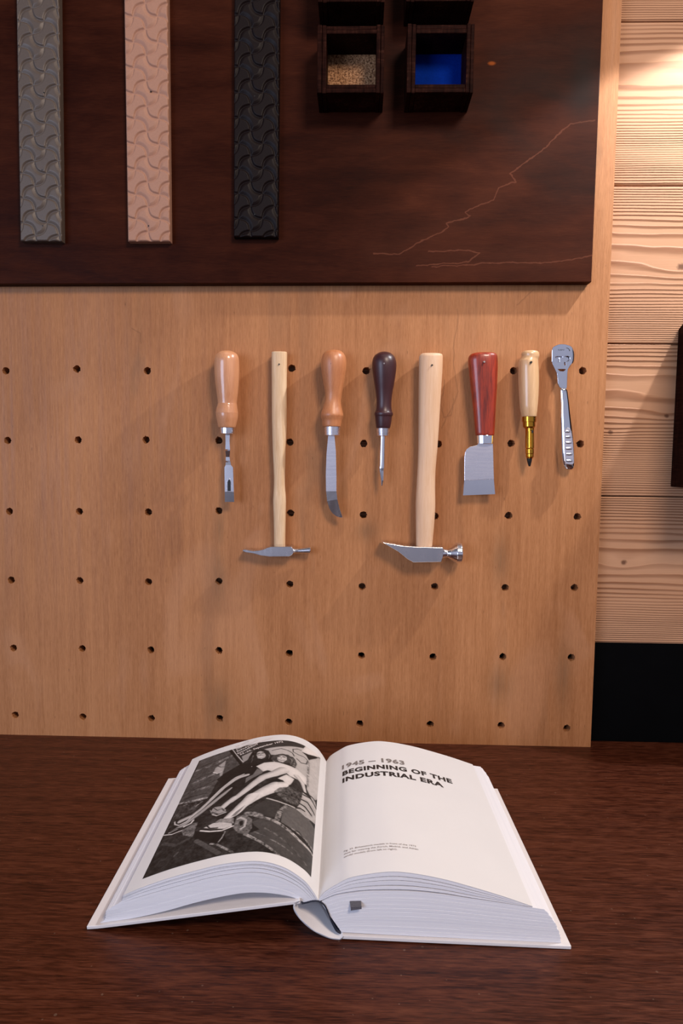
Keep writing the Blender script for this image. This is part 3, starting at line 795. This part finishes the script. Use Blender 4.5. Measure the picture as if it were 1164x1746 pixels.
def resample(P, n, k_=12):
    c = catmull([(a, b) for a, b in P], k_); u = [0]
    for a, b in zip(c, c[1:]): u.append(u[-1] + (b - a).length)
    L = u[-1]; xs = [p[0] for p in c]; ys = [p[1] for p in c]
    U = np.linspace(0, L, n)
    return np.stack([np.interp(U, u, xs), np.interp(U, u, ys)], -1), L
def sweep(bm, loop, t0, t1, cap=True):
    A = [bm.verts.new(bk(s, t0, h)) for s, h in loop]; B = [bm.verts.new(bk(s, t1, h)) for s, h in loop]
    n = len(loop)
    for i in range(n): bm.faces.new((A[i], B[i], B[(i + 1) % n], A[(i + 1) % n]))
    if cap: bm.faces.new(A); bm.faces.new(B[::-1])
def pages(name, top, bot, n, seed, foreprof=None, gaps=()):
    """a fan of thin sections between two curves; each a sheet bundle with its own slight overhang"""
    rnd = random.Random(seed); N = 44
    T, _ = resample(top, N); B, _ = resample(bot, N)
    bm = bmesh.new()
    cuts = sorted([rnd.random() * 0.6 / n + i / n for i in range(n)]) + [1.0]; cuts[0] = 0
    for i in range(n):
        a, b = cuts[i], cuts[i + 1]
        g = 0.035 * (b - a) if i not in gaps else 0.45 * (b - a)
        c0 = T * (1 - a) + B * a; c1 = T * (1 - (b - g)) + B * (b - g)
        for c in (c0, c1):
            if foreprof:
                f = foreprof(a)
                c[-6:, 0] += np.linspace(0, 1, 6) * f
        o = rnd.uniform(-0.5, 0.5)
        c0[-1] += (c0[-1] - c0[-2]) * o * 0.2; c1[-1] += (c1[-1] - c1[-2]) * o * 0.2
        fr = rnd.uniform(-0.15, 0.15)
        sweep(bm, [tuple(p) for p in c0] + [tuple(p) for p in c1[::-1]], 3 + fr, 257 + fr * 0.5)
    return link(name, bm, 'edges')
book = thing('open_book', 'thick open hardback book with white cover and black and white photo on its left page', 'book', loc=(BX - 0.01, BY + 0.13, TABLE_Z))
bp = []
o = pages('page_block', [(s, h - 0.45) for s, h in LT], LB, 26, 4, lambda a: 2.5 * math.sin(a * 9), gaps=(1, 2, 4, 7)); o['label'] = 'fanned left pages'; bp.append(o)
o = pages('page_block', [(s, h - 0.45) for s, h in RTP], RG, 9, 5, None, gaps=(1, 3, 6)); o['label'] = 'loose upper right pages'; bp.append(o)
def fore(a): return 3.2 * math.sin(a * math.pi) * (1 if a < 0.5 else 0.9)
o = pages('page_block', RG2, RB, 34, 6, fore); o['label'] = 'thick lower right pages'; bp.append(o)
# the two open pages
def page_surface(name, P, seed):
    bm = bmesh.new(); c, L = resample(P, 170); rows = []
    for t in np.linspace(3, 257.4, 3):
        rows.append([bm.verts.new(bk(s, t, h)) for s, h in c])
    for A, B in zip(rows, rows[1:]):
        for i in range(len(A) - 1): bm.faces.new((A[i], A[i + 1], B[i + 1], B[i]))
    o = link(name, bm, 'paper')
    sol = o.modifiers.new('thickness', 'SOLIDIFY'); sol.thickness = 0.00035; sol.offset = 0
    return o
pg_l = page_surface('page', LT, 1); pg_r = page_surface('page', RTP, 2); bp += [pg_l, pg_r]; prints = []
def rib(pts, th, t0, t1, name, mat, sm=False):
    """strip of constant thickness along a profile; th grows to the right-hand side of the path"""
    bm = bmesh.new(); P = [Vector(p) for p in pts]; off = []
    for i, p in enumerate(P):
        d = (P[min(i + 1, len(P) - 1)] - P[max(i - 1, 0)]).normalized(); off.append(p + Vector((d.y, -d.x)) * th)
    sweep(bm, [tuple(p) for p in P] + [tuple(p) for p in off[::-1]], t0, t1)
    return link(name, bm, mat, smooth=sm, bevel=0 if sm else 0.0005)
o = rib([(-217.5, 3.1), (-208, 4.2), (-190, 7.2), (-34.5, 33.9)], 2.9, 0, 261, 'cover', 'cover'); o['label'] = 'tilted left cover board'; bp.append(o)
o = rib([(1.5, 4.2), (60, 3.8), (192, 3.3)], 3.0, 0, 261, 'cover', 'cover'); o['label'] = 'flat right cover board'; bp.append(o)
sp_pts = [tuple(p) for p in catmull([(-34.0, 33.4), (-38.2, 29.6), (-37.2, 24.0), (-31.0, 16.0), (-22, 8.6), (-11, 3.4), (-3.5, 1.8), (0.2, 2.2), (1.9, 4.4)], 6)]
bp.append(rib([(s, h) for s, h in sp_pts], 1.5, 0, 261, 'spine', 'cover', True))
hb = [tuple(p) for p in catmull([(-33.2, 30.2), (-29.5, 31.0), (-24, 32.6), (-18.5, 32.6), (-13.4, 29.2), (-9.8, 22.0), (-7.0, 14.5), (-3.2, 7.2), (0.6, 4.8)], 6)]
bp.append(rib(hb, 1.0, 2.0, 258, 'spine_lining', 'navy', True))
bm = bmesh.new()
rb_ = [bk(7.5, 3.4, 33.5), bk(17.0, 3.4, 34.2)]
for dz, dy in ((0, 0),):
    A = [rb_[0], rb_[1], rb_[1] + Vector((0.0006, -0.0040, -0.0030)), rb_[0] + Vector((0.0010, -0.0042, -0.0034))]
    low = [p + Vector((0, 0, -0.0008)) for p in A]
    C_ = [A[3] + Vector((0, -0.0003, -0.0026)), A[2] + Vector((0, -0.0003, -0.0020))]
    va = [bm.verts.new(p) for p in A]; vb = [bm.verts.new(p) for p in low]
    bm.faces.new(va); bm.faces.new(vb[::-1])
    for i in range(4): bm.faces.new((va[i], vb[i], vb[(i + 1) % 4], va[(i + 1) % 4]))
    vc = [bm.verts.new(p) for p in C_]; bm.faces.new((vb[3], vb[2], vc[1], vc[0]))
rbn = link('bookmark_ribbon', bm, 'ribbon'); bp.append(rbn)

# printing on the curved pages
def page_point(P, lift):
    c, L = resample(P, 400); U = np.linspace(0, L, 400)
    d = np.gradient(c, axis=0); nrm = np.stack([-d[:, 1], d[:, 0]], -1); nrm /= np.linalg.norm(nrm, axis=1)[:, None]
    nrm *= np.sign(nrm[:, 1:2])
    def f(u, t):
        s = np.interp(u, U, c[:, 0]); h = np.interp(u, U, c[:, 1])
        a = np.interp(u, U, nrm[:, 0]); b = np.interp(u, U, nrm[:, 1])
        return bk(s + a * lift, t, h + b * lift)
    return f
def page_text(name, items, P, lift, mat, bold=0.0, spacing=1.0):
    """items: (string, (u, t) of the start, (u, t) of the end of the baseline, height / length of the letters)"""
    f = page_point(P, lift); bm = bmesh.new()
    for s, a, b, cap in items:
        cu = bpy.data.curves.new('lettering', 'FONT'); cu.body = s; cu.size = 1; cu.offset = bold; cu.space_character = spacing; cu.resolution_u = 3
        ob = bpy.data.objects.new('lettering', cu); COL.objects.link(ob)
        bpy.context.view_layer.update()
        dg = bpy.context.evaluated_depsgraph_get()
        me = bpy.data.meshes.new_from_object(ob.evaluated_get(dg), depsgraph=dg)
        bpy.data.objects.remove(ob); bpy.data.curves.remove(cu)
        b2 = bmesh.new(); b2.from_mesh(me); bpy.data.meshes.remove(me)
        xs = [v_.co.x for v_ in b2.verts]; x0_, x1_ = min(xs), max(xs)
        for k_ in np.linspace(x0_, x1_, max(8, int(abs(b[0] - a[0]) / 2)))[1:-1]:
            bmesh.ops.bisect_plane(b2, geom=b2.verts[:] + b2.edges[:] + b2.faces[:], plane_co=(k_, 0, 0), plane_no=(1, 0, 0))
        A, B = Vector(a), Vector(b); D = B - A; n_ = Vector((-D.y, D.x)).normalized()
        if n_.y < 0: n_ = -n_
        for v_ in b2.verts:
            q = A + D * ((v_.co.x - x0_) / (x1_ - x0_)) + n_ * (v_.co.y / 0.73 * cap)
            v_.co = f(q.x, q.y)
        me = bpy.data.meshes.new('t'); b2.to_mesh(me); b2.free(); bm.from_mesh(me); bpy.data.meshes.remove(me)
    return link(name, bm, mat)
prints.append(page_text('chapter_title', [('BEGINNING OF THE', (27.4, 185.5), (153, 185.5), 9.6), ('INDUSTRIAL ERA', (27.4, 169.8), (140.5, 169.8), 9.6)], RTP, 0.35, 'ink', 0.045, 1.10))
prints.append(page_text('chapter_years', [('1945 – 1963', (26.8, 201.5), (99.8, 201.5), 9.6)], RTP, 0.35, 'ink_grey', 0.042, 1.10))
prints.append(page_text('caption', [('Fig. 39. Birkenstock models in front of the 1972', (29.3, 41.8), (95, 41.8), 2.3), ('shoe fair wearing the Zürich, Madrid, and Athen', (29.3, 37.6), (96.5, 37.6), 2.3), ('sandal models (from left to right).', (29.3, 33.4), (77.5, 33.4), 2.3)], RTP, 0.35, 'ink_pale', 0.004))

# the black and white picture: cobbles, a poster and people sitting with their sandals, in page millimetres (from the fold, from the front)
PRINT = [
 ('P',0.3,0.12,[(170.0,239.1),(133.1,245.9),(104.5,191.3),(131.7,167.9),(135.0,133.0),(171.7,141.6)]),
 ('S',0.44,5,[(168.2,213.0),(147.1,212.0),(125.5,222.8)]),
 ('S',0.4,4,[(165.5,180.6),(153.5,183.1),(141.5,185.5)]),
 ('S',0.36,5,[(166.2,159.2),(152.0,159.1),(137.1,155.8)]),
 ('S',0.12,1.2,[(165.4,217.4),(144.8,221.3),(125.4,227.8)]),
 ('S',0.12,1.2,[(163.6,190.0),(153.2,191.0),(142.6,191.2)]),
 ('S',0.14,1.2,[(163.1,162.8),(148.7,162.7),(134.0,169.1)]),
 ('S',0.13,1.2,[(167.1,147.1),(154.8,146.4),(140.2,142.9)]),
 ('P',0.74,0.03,[(90.6,218.0),(77.8,222.4),(63.7,224.8),(48.6,229.7),(34.0,238.6),(26.6,228.4),(30.7,197.2),(27.7,153.7),(31.4,156.9),(44.4,175.2),(53.2,196.9),(75.5,202.9),(80.0,215.0)]),
 ('P',0.6,0.03,[(111.8,212.7),(101.0,218.2),(91.6,218.3),(99.6,201.7),(106.9,194.8)]),
 ('P',0.2,0.03,[(129.9,244.9),(125.5,249.2),(109.4,252.0),(92.8,250.8),(78.8,250.0),(70.2,249.0),(59.5,247.5),(46.6,247.0),(36.8,243.6),(39.0,233.1),(48.5,229.1),(63.7,224.1),(77.7,221.9),(90.7,218.7),(101.1,218.6),(112.0,213.9)]),
 ('S',0.08,3.2,[(131.3,241.0),(119.5,214.8),(108.9,191.8)]),
 ('S',0.85,1.0,[(129.0,242.8),(118.0,218.2),(106.9,195.1)]),
 ('S',0.22,1.3,[(75.4,213.9),(73.0,215.0),(65.1,218.1),(56.8,215.0),(51.3,210.9),(48.8,204.8)]),
 ('S',0.22,1.3,[(41.2,225.0),(46.1,225.0),(51.5,220.9),(50.5,214.0),(44.0,211.4),(36.4,212.3),(31.6,208.8),(33.1,198.9),(39.5,194.9),(45.3,200.6)]),
 ('P',0.12,0.08,[(135.0,133.0),(127.8,148.8),(105.6,192.0),(88.5,185.0),(79.4,116.5),(103.5,120.8),(119.5,108.0),(134.0,115.2)]),
 ('P',0.12,0.1,[(101.5,207.0),(99.5,218.1),(94.1,221.1),(86.6,218.6),(80.5,211.0),(75.4,200.8),(69.4,191.2),(69.5,184.0),(77.2,183.0),(88.9,181.9),(94.4,179.5),(106.7,188.0),(106.9,194.8),(102.3,198.7)]),
 ('P',0.74,0.03,[(94.5,207.0),(93.4,215.0),(89.4,216.5),(83.8,212.7),(80.2,203.9),(81.0,198.0),(85.5,195.0),(91.0,198.1)]),
 ('S',0.12,1.8,[(92.4,209.4),(90.1,210.0)]),
 ('S',0.12,1.8,[(86.7,210.0),(84.5,209.9)]),
 ('S',0.55,1.2,[(88.0,209.2),(87.9,204.8)]),
 ('S',0.95,1.8,[(90.9,203.0),(88.4,201.3),(85.8,202.5)]),
 ('S',0.25,0.9,[(91.9,204.4),(88.6,203.3),(85.3,203.9)]),
 ('S',0.13,4,[(92.6,198.9),(95.0,206.1),(95.4,213.5),(92.6,218.0),(88.6,218.5)]),
 ('S',0.13,5,[(83.4,192.9),(79.5,196.0),(78.8,203.0),(82.4,212.9),(86.4,217.1)]),
 ('S',0.34,1.0,[(96.4,200.3),(97.4,209.4),(96.0,215.0)]),
 ('S',0.34,1.0,[(77.4,192.4),(76.6,198.7),(77.8,204.3)]),
 ('S',0.3,1.0,[(96.9,189.9),(96.2,195.9),(97.8,203.0)]),
 ('P',0.09,0.03,[(128.2,177.7),(117.5,186.0),(107.2,190.7),(96.2,185.3),(89.0,183.0),(85.5,171.8),(91.5,159.8),(99.3,166.5),(110.8,164.4),(123.2,151.8)]),
 ('S',0.85,1.6,[(104.0,175.8),(98.6,175.1),(94.9,179.0)]),
 ('P',0.42,0.03,[(90.5,159.2),(87.5,172.1),(78.8,164.0),(81.0,158.8),(91.0,150.0),(96.5,142.5),(97.4,154.0)]),
 ('P',0.28,0.22,[(74.1,189.7),(74.0,197.1),(69.6,202.4),(62.7,203.3),(55.6,202.1),(49.5,201.0),(46.5,195.5),(44.1,187.9),(45.1,178.9),(49.5,177.9),(53.2,185.1),(56.0,184.0),(65.5,181.9)]),
 ('P',0.8,0.03,[(68.4,191.2),(68.7,198.8),(64.5,201.7),(58.5,201.0),(54.6,196.0),(54.4,187.8),(60.0,184.0),(65.0,186.0)]),
 ('S',0.15,1.7,[(66.5,196.9),(64.8,197.8)]),
 ('S',0.15,1.7,[(61.2,197.7),(59.0,197.0)]),
 ('S',0.58,1.2,[(63.0,197.0),(62.9,192.7)]),
 ('S',0.28,1.5,[(65.6,190.6),(62.4,189.0),(59.3,189.9)]),
 ('S',0.95,0.9,[(65.0,191.0),(62.2,190.0),(59.8,190.5)]),
 ('S',0.25,4,[(66.5,184.4),(69.0,190.1),(69.5,197.1),(66.5,201.5),(61.7,203.0),(57.0,201.1)]),
 ('S',0.25,5,[(56.6,185.1),(53.5,191.1),(54.5,198.8),(56.8,201.8)]),
 ('S',0.55,1.2,[(53.2,196.9),(50.5,194.0),(50.3,186.8)]),
 ('S',0.5,1.2,[(49.6,196.7),(47.0,192.0),(47.3,183.3)]),
 ('S',0.5,1.2,[(70.4,191.3),(71.5,188.1),(69.6,184.6)]),
 ('S',0.5,1.0,[(51.1,184.1),(48.7,181.4),(46.4,181.0)]),
 ('P',0.9,0.02,[(89.5,178.0),(81.3,184.4),(69.6,184.6),(57.6,180.2),(44.5,177.1),(30.5,169.1),(29.0,154.0),(37.6,154.0),(49.7,156.1),(54.0,160.8),(65.0,158.9),(75.1,165.2),(79.6,163.1),(86.8,174.0)]),
 ('P',0.9,0.02,[(62.0,146.9),(53.7,158.0),(44.5,152.9),(46.5,141.2),(50.1,134.7),(56.0,142.0)]),
 ('P',0.2,0.1,[(45.1,147.9),(42.7,153.3),(37.5,152.1),(33.6,143.3),(30.9,135.6),(41.0,132.9),(48.8,134.3)]),
 ('S',0.74,[7,6,4],[(42.4,161.2),(35.0,153.0),(30.7,139.4)]),
 ('P',0.1,0.04,[(134.0,169.1),(120.5,183.5),(109.8,192.2),(94.6,178.7),(93.6,162.2),(105.5,166.7),(114.7,162.7),(125.3,155.8)]),
 ('P',0.7,0.05,[(142.1,201.2),(131.5,214.0),(129.8,197.0),(128.7,176.0),(131.5,174.7),(133.4,183.7),(142.0,188.1)]),
 ('S',0.9,1.3,[(142.6,191.2),(136.1,184.6),(131.3,186.5)]),
 ('S',0.2,1.0,[(140.5,205.6),(134.9,199.0),(130.3,197.3)]),
 ('S',0.68,[5,7,7,6,5,5,6,7],[(96.8,160.7),(105.4,159.9),(111.6,156.1),(121.0,144.2),(130.5,125.2),(138.5,111.1),(145.7,102.2),(158.0,99.1)]),
 ('S',0.58,[3,6,6,6,6,7,3],[(111.4,138.7),(118.2,129.5),(129.1,114.5),(137.0,104.0),(145.0,95.7),(152.5,89.0),(165.6,83.2)]),
 ('S',0.8,1.5,[(101.3,164.5),(110.5,161.3),(115.4,155.3),(123.0,144.3),(132.5,125.6)]),
 ('S',0.78,[14,13,12,10,9,8,9],[(58.2,166.0),(66.7,156.9),(78.0,150.2),(85.8,139.2),(93.1,127.0),(99.8,117.3),(106.8,110.3)]),
 ('S',0.78,[9,8,8],[(104.1,114.1),(110.1,107.0),(115.6,98.2)]),
 ('P',0.1,0.04,[(49.5,132.1),(56.1,143.8),(61.9,145.9),(68.7,141.7),(76.4,129.9),(85.0,121.1),(91.6,111.0),(96.4,107.1),(90.7,105.4),(79.1,123.2),(68.0,136.1),(56.4,136.2)]),
 ('S',0.84,[12,18,18,16,14,12],[(55.3,134.9),(62.0,130.2),(70.0,122.0),(78.0,114.5),(84.0,107.2),(87.5,101.6)]),
 ('S',0.84,[14,13,12,12,12,9],[(84.6,111.3),(88.6,102.1),(93.0,94.9),(96.3,87.6),(99.4,83.2),(103.8,78.3)]),
 ('S',0.4,[4,6,4],[(51.1,129.7),(56.2,125.7),(61.0,119.1)]),
 ('P',0.5,0.02,[(89.5,95.8),(92.5,87.0),(96.3,79.0),(100.5,79.0),(97.4,85.5)]),
 ('P',0.65,0.1,[(125.5,98.1),(124.5,105.8),(117.1,105.2),(108.8,95.0),(108.6,89.3),(115.8,89.6),(121.6,92.2)]),
 ('S',0.92,1.2,[(127.0,102.0),(124.2,93.5),(117.1,87.6),(107.9,90.0)]),
 ('S',0.15,1.0,[(124.1,97.3),(115.8,89.6),(109.0,91.1)]),
 ('S',0.2,1.0,[(124.5,105.8),(118.4,98.0),(114.0,99.0),(110.5,94.1)]),
 ('P',0.82,0.06,[(126.6,70.6),(118.0,74.9),(109.0,73.0),(97.5,66.0),(96.5,60.8),(104.5,59.3),(119.5,66.0)]),
 ('S',0.15,1.6,[(124.0,73.0),(119.7,66.7),(111.5,63.9)]),
 ('P',0.6,0.25,[(116.3,75.5),(112.0,79.6),(97.3,74.8),(95.6,65.2),(105.0,70.4)]),
 ('S',0.95,1.8,[(129.2,67.0),(118.5,60.9),(105.8,57.1),(99.5,58.9),(94.9,60.9)]),
 ('P',0.08,0.03,[(127.5,63.0),(103.4,53.3),(97.2,38.2),(104.9,35.7),(132.0,54.0),(135.1,69.6)]),
 ('S',0.9,1.4,[(171.3,82.3),(161.4,77.9),(149.0,79.0)]),
 ('S',0.2,1.5,[(165.0,84.3),(158.2,86.3),(150.0,83.1)]),
 ('S',0.85,1.5,[(165.7,103.0),(163.3,96.1),(157.7,91.3),(150.1,93.9),(142.2,106.7)]),
 ('S',0.9,2.2,[(150.5,85.0),(143.8,87.2),(142.3,91.9)]),
 ('P',0.76,0.05,[(30.6,213.3),(20.1,232.9),(8.1,246.7),(1.0,167.7),(20.5,132.0),(29.0,146.8),(29.6,182.0)]),
 ('S',0.55,3,[(30.1,206.3),(29.5,182.1),(28.4,154.7)]),
 ('P',0.92,0.02,[(41.1,223.9),(37.1,240.9),(25.6,257.8),(11.0,248.3),(20.1,232.9),(31.1,222.7)]),
 ('P',0.14,0.03,[(40.5,221.7),(31.4,225.0),(17.5,236.6),(20.6,228.9),(30.5,212.2),(34.5,218.7)]),
 ('P',0.26,0.3,[(60.1,114.1),(48.7,135.9),(32.0,134.2),(34.0,114.0),(39.2,102.0),(51.5,105.4)]),
 ('P',0.7,0.1,[(33.0,134.9),(23.0,133.9),(16.5,136.3),(12.3,123.5),(13.6,97.8),(24.1,92.3),(39.5,94.9),(34.7,110.5),(33.8,121.7)]),
 ('S',0.15,2.2,[(39.0,99.3),(34.0,103.1),(28.7,103.2)]),
 ('S',0.15,2.2,[(35.6,111.0),(28.4,111.2),(20.1,105.2)]),
 ('S',0.15,2.0,[(33.7,120.3),(26.3,122.4),(16.0,112.1)]),
 ('S',0.15,2.0,[(32.6,131.2),(23.0,133.9),(13.1,125.1)]),
 ('S',0.15,2.0,[(31.1,136.8),(21.3,138.9),(12.5,136.4)]),
 ('S',0.15,1.2,[(39.5,94.9),(31.5,92.6),(13.6,96.5)]),
 ('S',0.6,4,[(170.5,140.8),(154.0,135.2),(137.7,131.9)]),
 ('P',0.24,0.25,[(171.1,136.0),(149.0,130.5),(142.0,113.0),(165.0,104.1),(169.5,90.0)]),
 ('S',0.55,1.5,[(146.5,120.6),(140.5,127.2),(147.5,133.0),(163.2,132.5)]),
 ('P',0.16,0.12,[(137.7,91.7),(127.8,104.0),(120.0,84.8),(107.5,83.7),(118.0,74.9),(125.3,76.6)]),
 ('P',0.42,0.3,[(141.7,86.1),(136.0,84.9),(135.2,59.7),(147.0,68.4),(151.5,78.0)]),
 ('P',0.22,0.03,[(67.5,104.5),(54.7,98.2),(54.2,85.9),(56.5,71.7),(71.2,74.0),(79.3,79.2),(86.6,83.4),(77.0,95.3)]),
 ('P',0.36,0.04,[(51.0,91.4),(46.9,96.5),(39.7,98.0),(24.2,93.6),(13.1,89.2),(12.8,55.0),(24.3,57.7),(31.8,63.7),(40.5,62.1),(50.8,66.1)]),
 ('P',0.27,0.04,[(77.6,63.1),(70.0,70.0),(58.7,65.9),(43.0,55.5),(28.0,49.1),(13.4,46.2),(13.7,16.1),(47.6,14.3),(78.8,45.9)]),
 ('P',0.1,0.03,[(77.6,63.1),(75.5,57.8),(68.9,49.8),(78.5,44.7)]),
 ('S',0.36,2,[(64.2,52.2),(47.5,40.9),(28.0,28.8),(19.0,22.9)]),
 ('S',0.36,1.5,[(73.2,46.3),(55.3,35.0),(35.9,26.1)]),
 ('S',0.62,[3,4,4,4,3],[(70.9,71.4),(57.4,66.1),(43.2,57.9),(30.8,51.2),(14.0,47.0)]),
 ('S',0.48,[2,3,3],[(39.0,62.0),(27.1,59.8),(13.3,53.1)]),
 ('S',0.5,[5,5,4],[(55.0,68.2),(53.3,83.5),(48.4,96.2)]),
 ('S',0.55,[4,3,3,3],[(81.3,43.9),(68.6,33.0),(58.0,24.0),(47.7,15.9)]),
 ('S',0.72,2,[(68.5,105.2),(61.1,102.1),(51.8,99.5),(39.8,98.7)]),
 ('S',0.45,7,[(85.1,79.1),(79.0,77.9),(71.0,72.7)]),
 ('P',0.38,0.3,[(94.8,56.9),(94.6,77.5),(86.5,78.0),(78.5,68.4),(76.3,52.9),(79.6,42.4),(89.0,48.0)]),
 ('S',0.72,2.2,[(92.9,71.9),(90.3,73.6),(84.3,68.3),(84.0,56.9),(87.0,53.7)]),
 ('P',0.1,0.05,[(90.6,67.1),(87.1,67.6),(85.9,59.8),(88.5,59.0)]),
 ('S',0.3,5,[(129.5,50.9),(116.0,36.0),(101.8,20.5)]),
 ('S',0.5,2.5,[(113.0,39.1),(105.7,34.8),(96.8,25.7),(88.5,18.0)]),
 ('S',0.5,1.5,[(105.5,38.2),(103.1,44.9),(102.0,53.8)]),
 ('S',0.3,2,[(147.2,35.8),(144.6,40.1)]),
 ('S',0.25,4,[(166.6,65.5),(151.4,54.0),(139.0,58.3)]),
]
POSTER_TEXT = [('33. GDS', (124.5, 243.5), (107.5, 250.9)), ('Internationale', (122.1, 236.1), (96.1, 248.0)), ('Schuhmusterschau', (120.5, 229.1), (78.0, 248.0)), ('Düsseldorf', (117.5, 222.0), (94.6, 236.3)), ('23.-25. September 1972', (114.6, 217.0), (64.2, 235.1))]

def paint():
    U0, U1, T0, T1 = 13.5, 172.0, 16.0, 241.0
    st = 0.6; nu, nt = int((U1 - U0) / st), int((T1 - T0) / st)
    us = np.linspace(U0, U1, nu + 1); ts = np.linspace(T0, T1, nt + 1); U, Tm = np.meshgrid(us, ts)
    rs = np.random.RandomState(5)
    def smooth_noise(cell):
        a, b = int((U1 - U0) / cell) + 3, int((T1 - T0) / cell) + 3
        g = rs.rand(b, a); x = (U - U0) / cell; y = (Tm - T0) / cell
        i, j = x.astype(int), y.astype(int); fx, fy = x - i, y - j; fx = fx * fx * (3 - 2 * fx); fy = fy * fy * (3 - 2 * fy)
        return (g[j, i] * (1 - fx) + g[j, i + 1] * fx) * (1 - fy) + (g[j + 1, i] * (1 - fx) + g[j + 1, i + 1] * fx) * fy
    N = (smooth_noise(1.3) * 0.45 + smooth_noise(2.8) * 0.35 + smooth_noise(7) * 0.35) - 0.57
    img = 0.15 + 0.20 * N
    for kind, g, e, pts in PRINT:
        pts = np.array(pts, float)
        if kind == 'P':
            ins = np.zeros(U.shape, bool); dm = np.full(U.shape, 1e9)
            for (x1, y1), (x2, y2) in zip(pts, np.roll(pts, -1, 0)):
                if y1 != y2:
                    ins ^= ((y1 > Tm) != (y2 > Tm)) & (U < (x2 - x1) * (Tm - y1) / (y2 - y1) + x1)
                L = (x2 - x1) ** 2 + (y2 - y1) ** 2 + 1e-9
                tt = np.clip(((U - x1) * (x2 - x1) + (Tm - y1) * (y2 - y1)) / L, 0, 1)
                dm = np.minimum(dm, np.hypot(U - x1 - tt * (x2 - x1), Tm - y1 - tt * (y2 - y1)))
            sd = np.where(ins, dm, -dm); al = np.clip(sd / 0.9 + 0.5, 0, 1)
            val = g + e * N * 1.6
            if g > 0.66 and e < 0.06: val = val - 0.10 * np.exp(-np.clip(dm, 0, 9) / 2.0)
            img = img * (1 - al) + val * al
        else:
            ws = e if isinstance(e, list) else [e] * len(pts)
            best = np.full(U.shape, -1e9); rel = np.zeros(U.shape)
            for i in range(len(pts) - 1):
                (x1, y1), (x2, y2) = pts[i], pts[i + 1]; L = (x2 - x1) ** 2 + (y2 - y1) ** 2 + 1e-9
                tt = np.clip(((U - x1) * (x2 - x1) + (Tm - y1) * (y2 - y1)) / L, 0, 1)
                dd = np.hypot(U - x1 - tt * (x2 - x1), Tm - y1 - tt * (y2 - y1)); wd = (ws[i] * (1 - tt) + ws[i + 1] * tt) / 2
                side = ((x2 - x1) * (Tm - y1) - (y2 - y1) * (U - x1)) / math.sqrt(L) / wd
                m_ = (wd - dd) > best; best = np.where(m_, wd - dd, best); rel = np.where(m_, side, rel)
            al = np.clip(best / 0.8 + 0.5, 0, 1)
            big = max(ws) > 4.5 and g > 0.5
            val = g + (0.06 if big else 0.12) * N
            if big: val = val + 0.08 - 0.34 * np.clip(rel, 0, 1) ** 2 - 0.12 * np.clip(-rel, 0, 1) ** 3
            elif 0.3 < g < 0.7: val = val + 0.5 * N; al = al * np.clip(1 + N * 2.0, 0.2, 1)
            img = img * (1 - al) + val * al
    img = np.clip(img + 0.03 * N, 0.03, 0.97)
    lin = 0.008 + 0.84 * img ** 2.1
    f = page_point(LT, 0.28)
    c, L = resample(LT, 400)
    verts = []
    cols = [f(u, 0.0) - bk(0, 0, 0) for u in us]; tv = [bk(0, t, 0) for t in ts]
    for j in range(nt + 1):
        for i in range(nu + 1): verts.append(tv[j] + cols[i])
    idx = np.arange((nu + 1) * (nt + 1)).reshape(nt + 1, nu + 1)
    faces = np.stack([idx[:-1, :-1], idx[1:, :-1], idx[1:, 1:], idx[:-1, 1:]], -1).reshape(-1, 4)
    me = bpy.data.meshes.new('printed_photo'); me.from_pydata([tuple(v_) for v_ in verts], [], faces.tolist())
    ca = me.color_attributes.new('print', 'FLOAT_COLOR', 'POINT')
    arr = np.ones((lin.size, 4), np.float32); arr[:, 0] = lin.ravel() * 1.02; arr[:, 1] = lin.ravel() * 0.95; arr[:, 2] = lin.ravel() * 0.92
    ca.data.foreach_set('color', arr.ravel())
    me.polygons.foreach_set('use_smooth', [True] * len(me.polygons))
    o = bpy.data.objects.new('printed_photo', me); COL.objects.link(o); me.materials.append(M['print'])
    return o
photo = paint()
post = page_text('poster_lettering', [(s, a, b, 4.4) for s, a, b in POSTER_TEXT], LT, 0.45, 'ink_white', 0.02)
hook(bp, book)
sub(pg_r, *prints); sub(pg_l, photo, post)
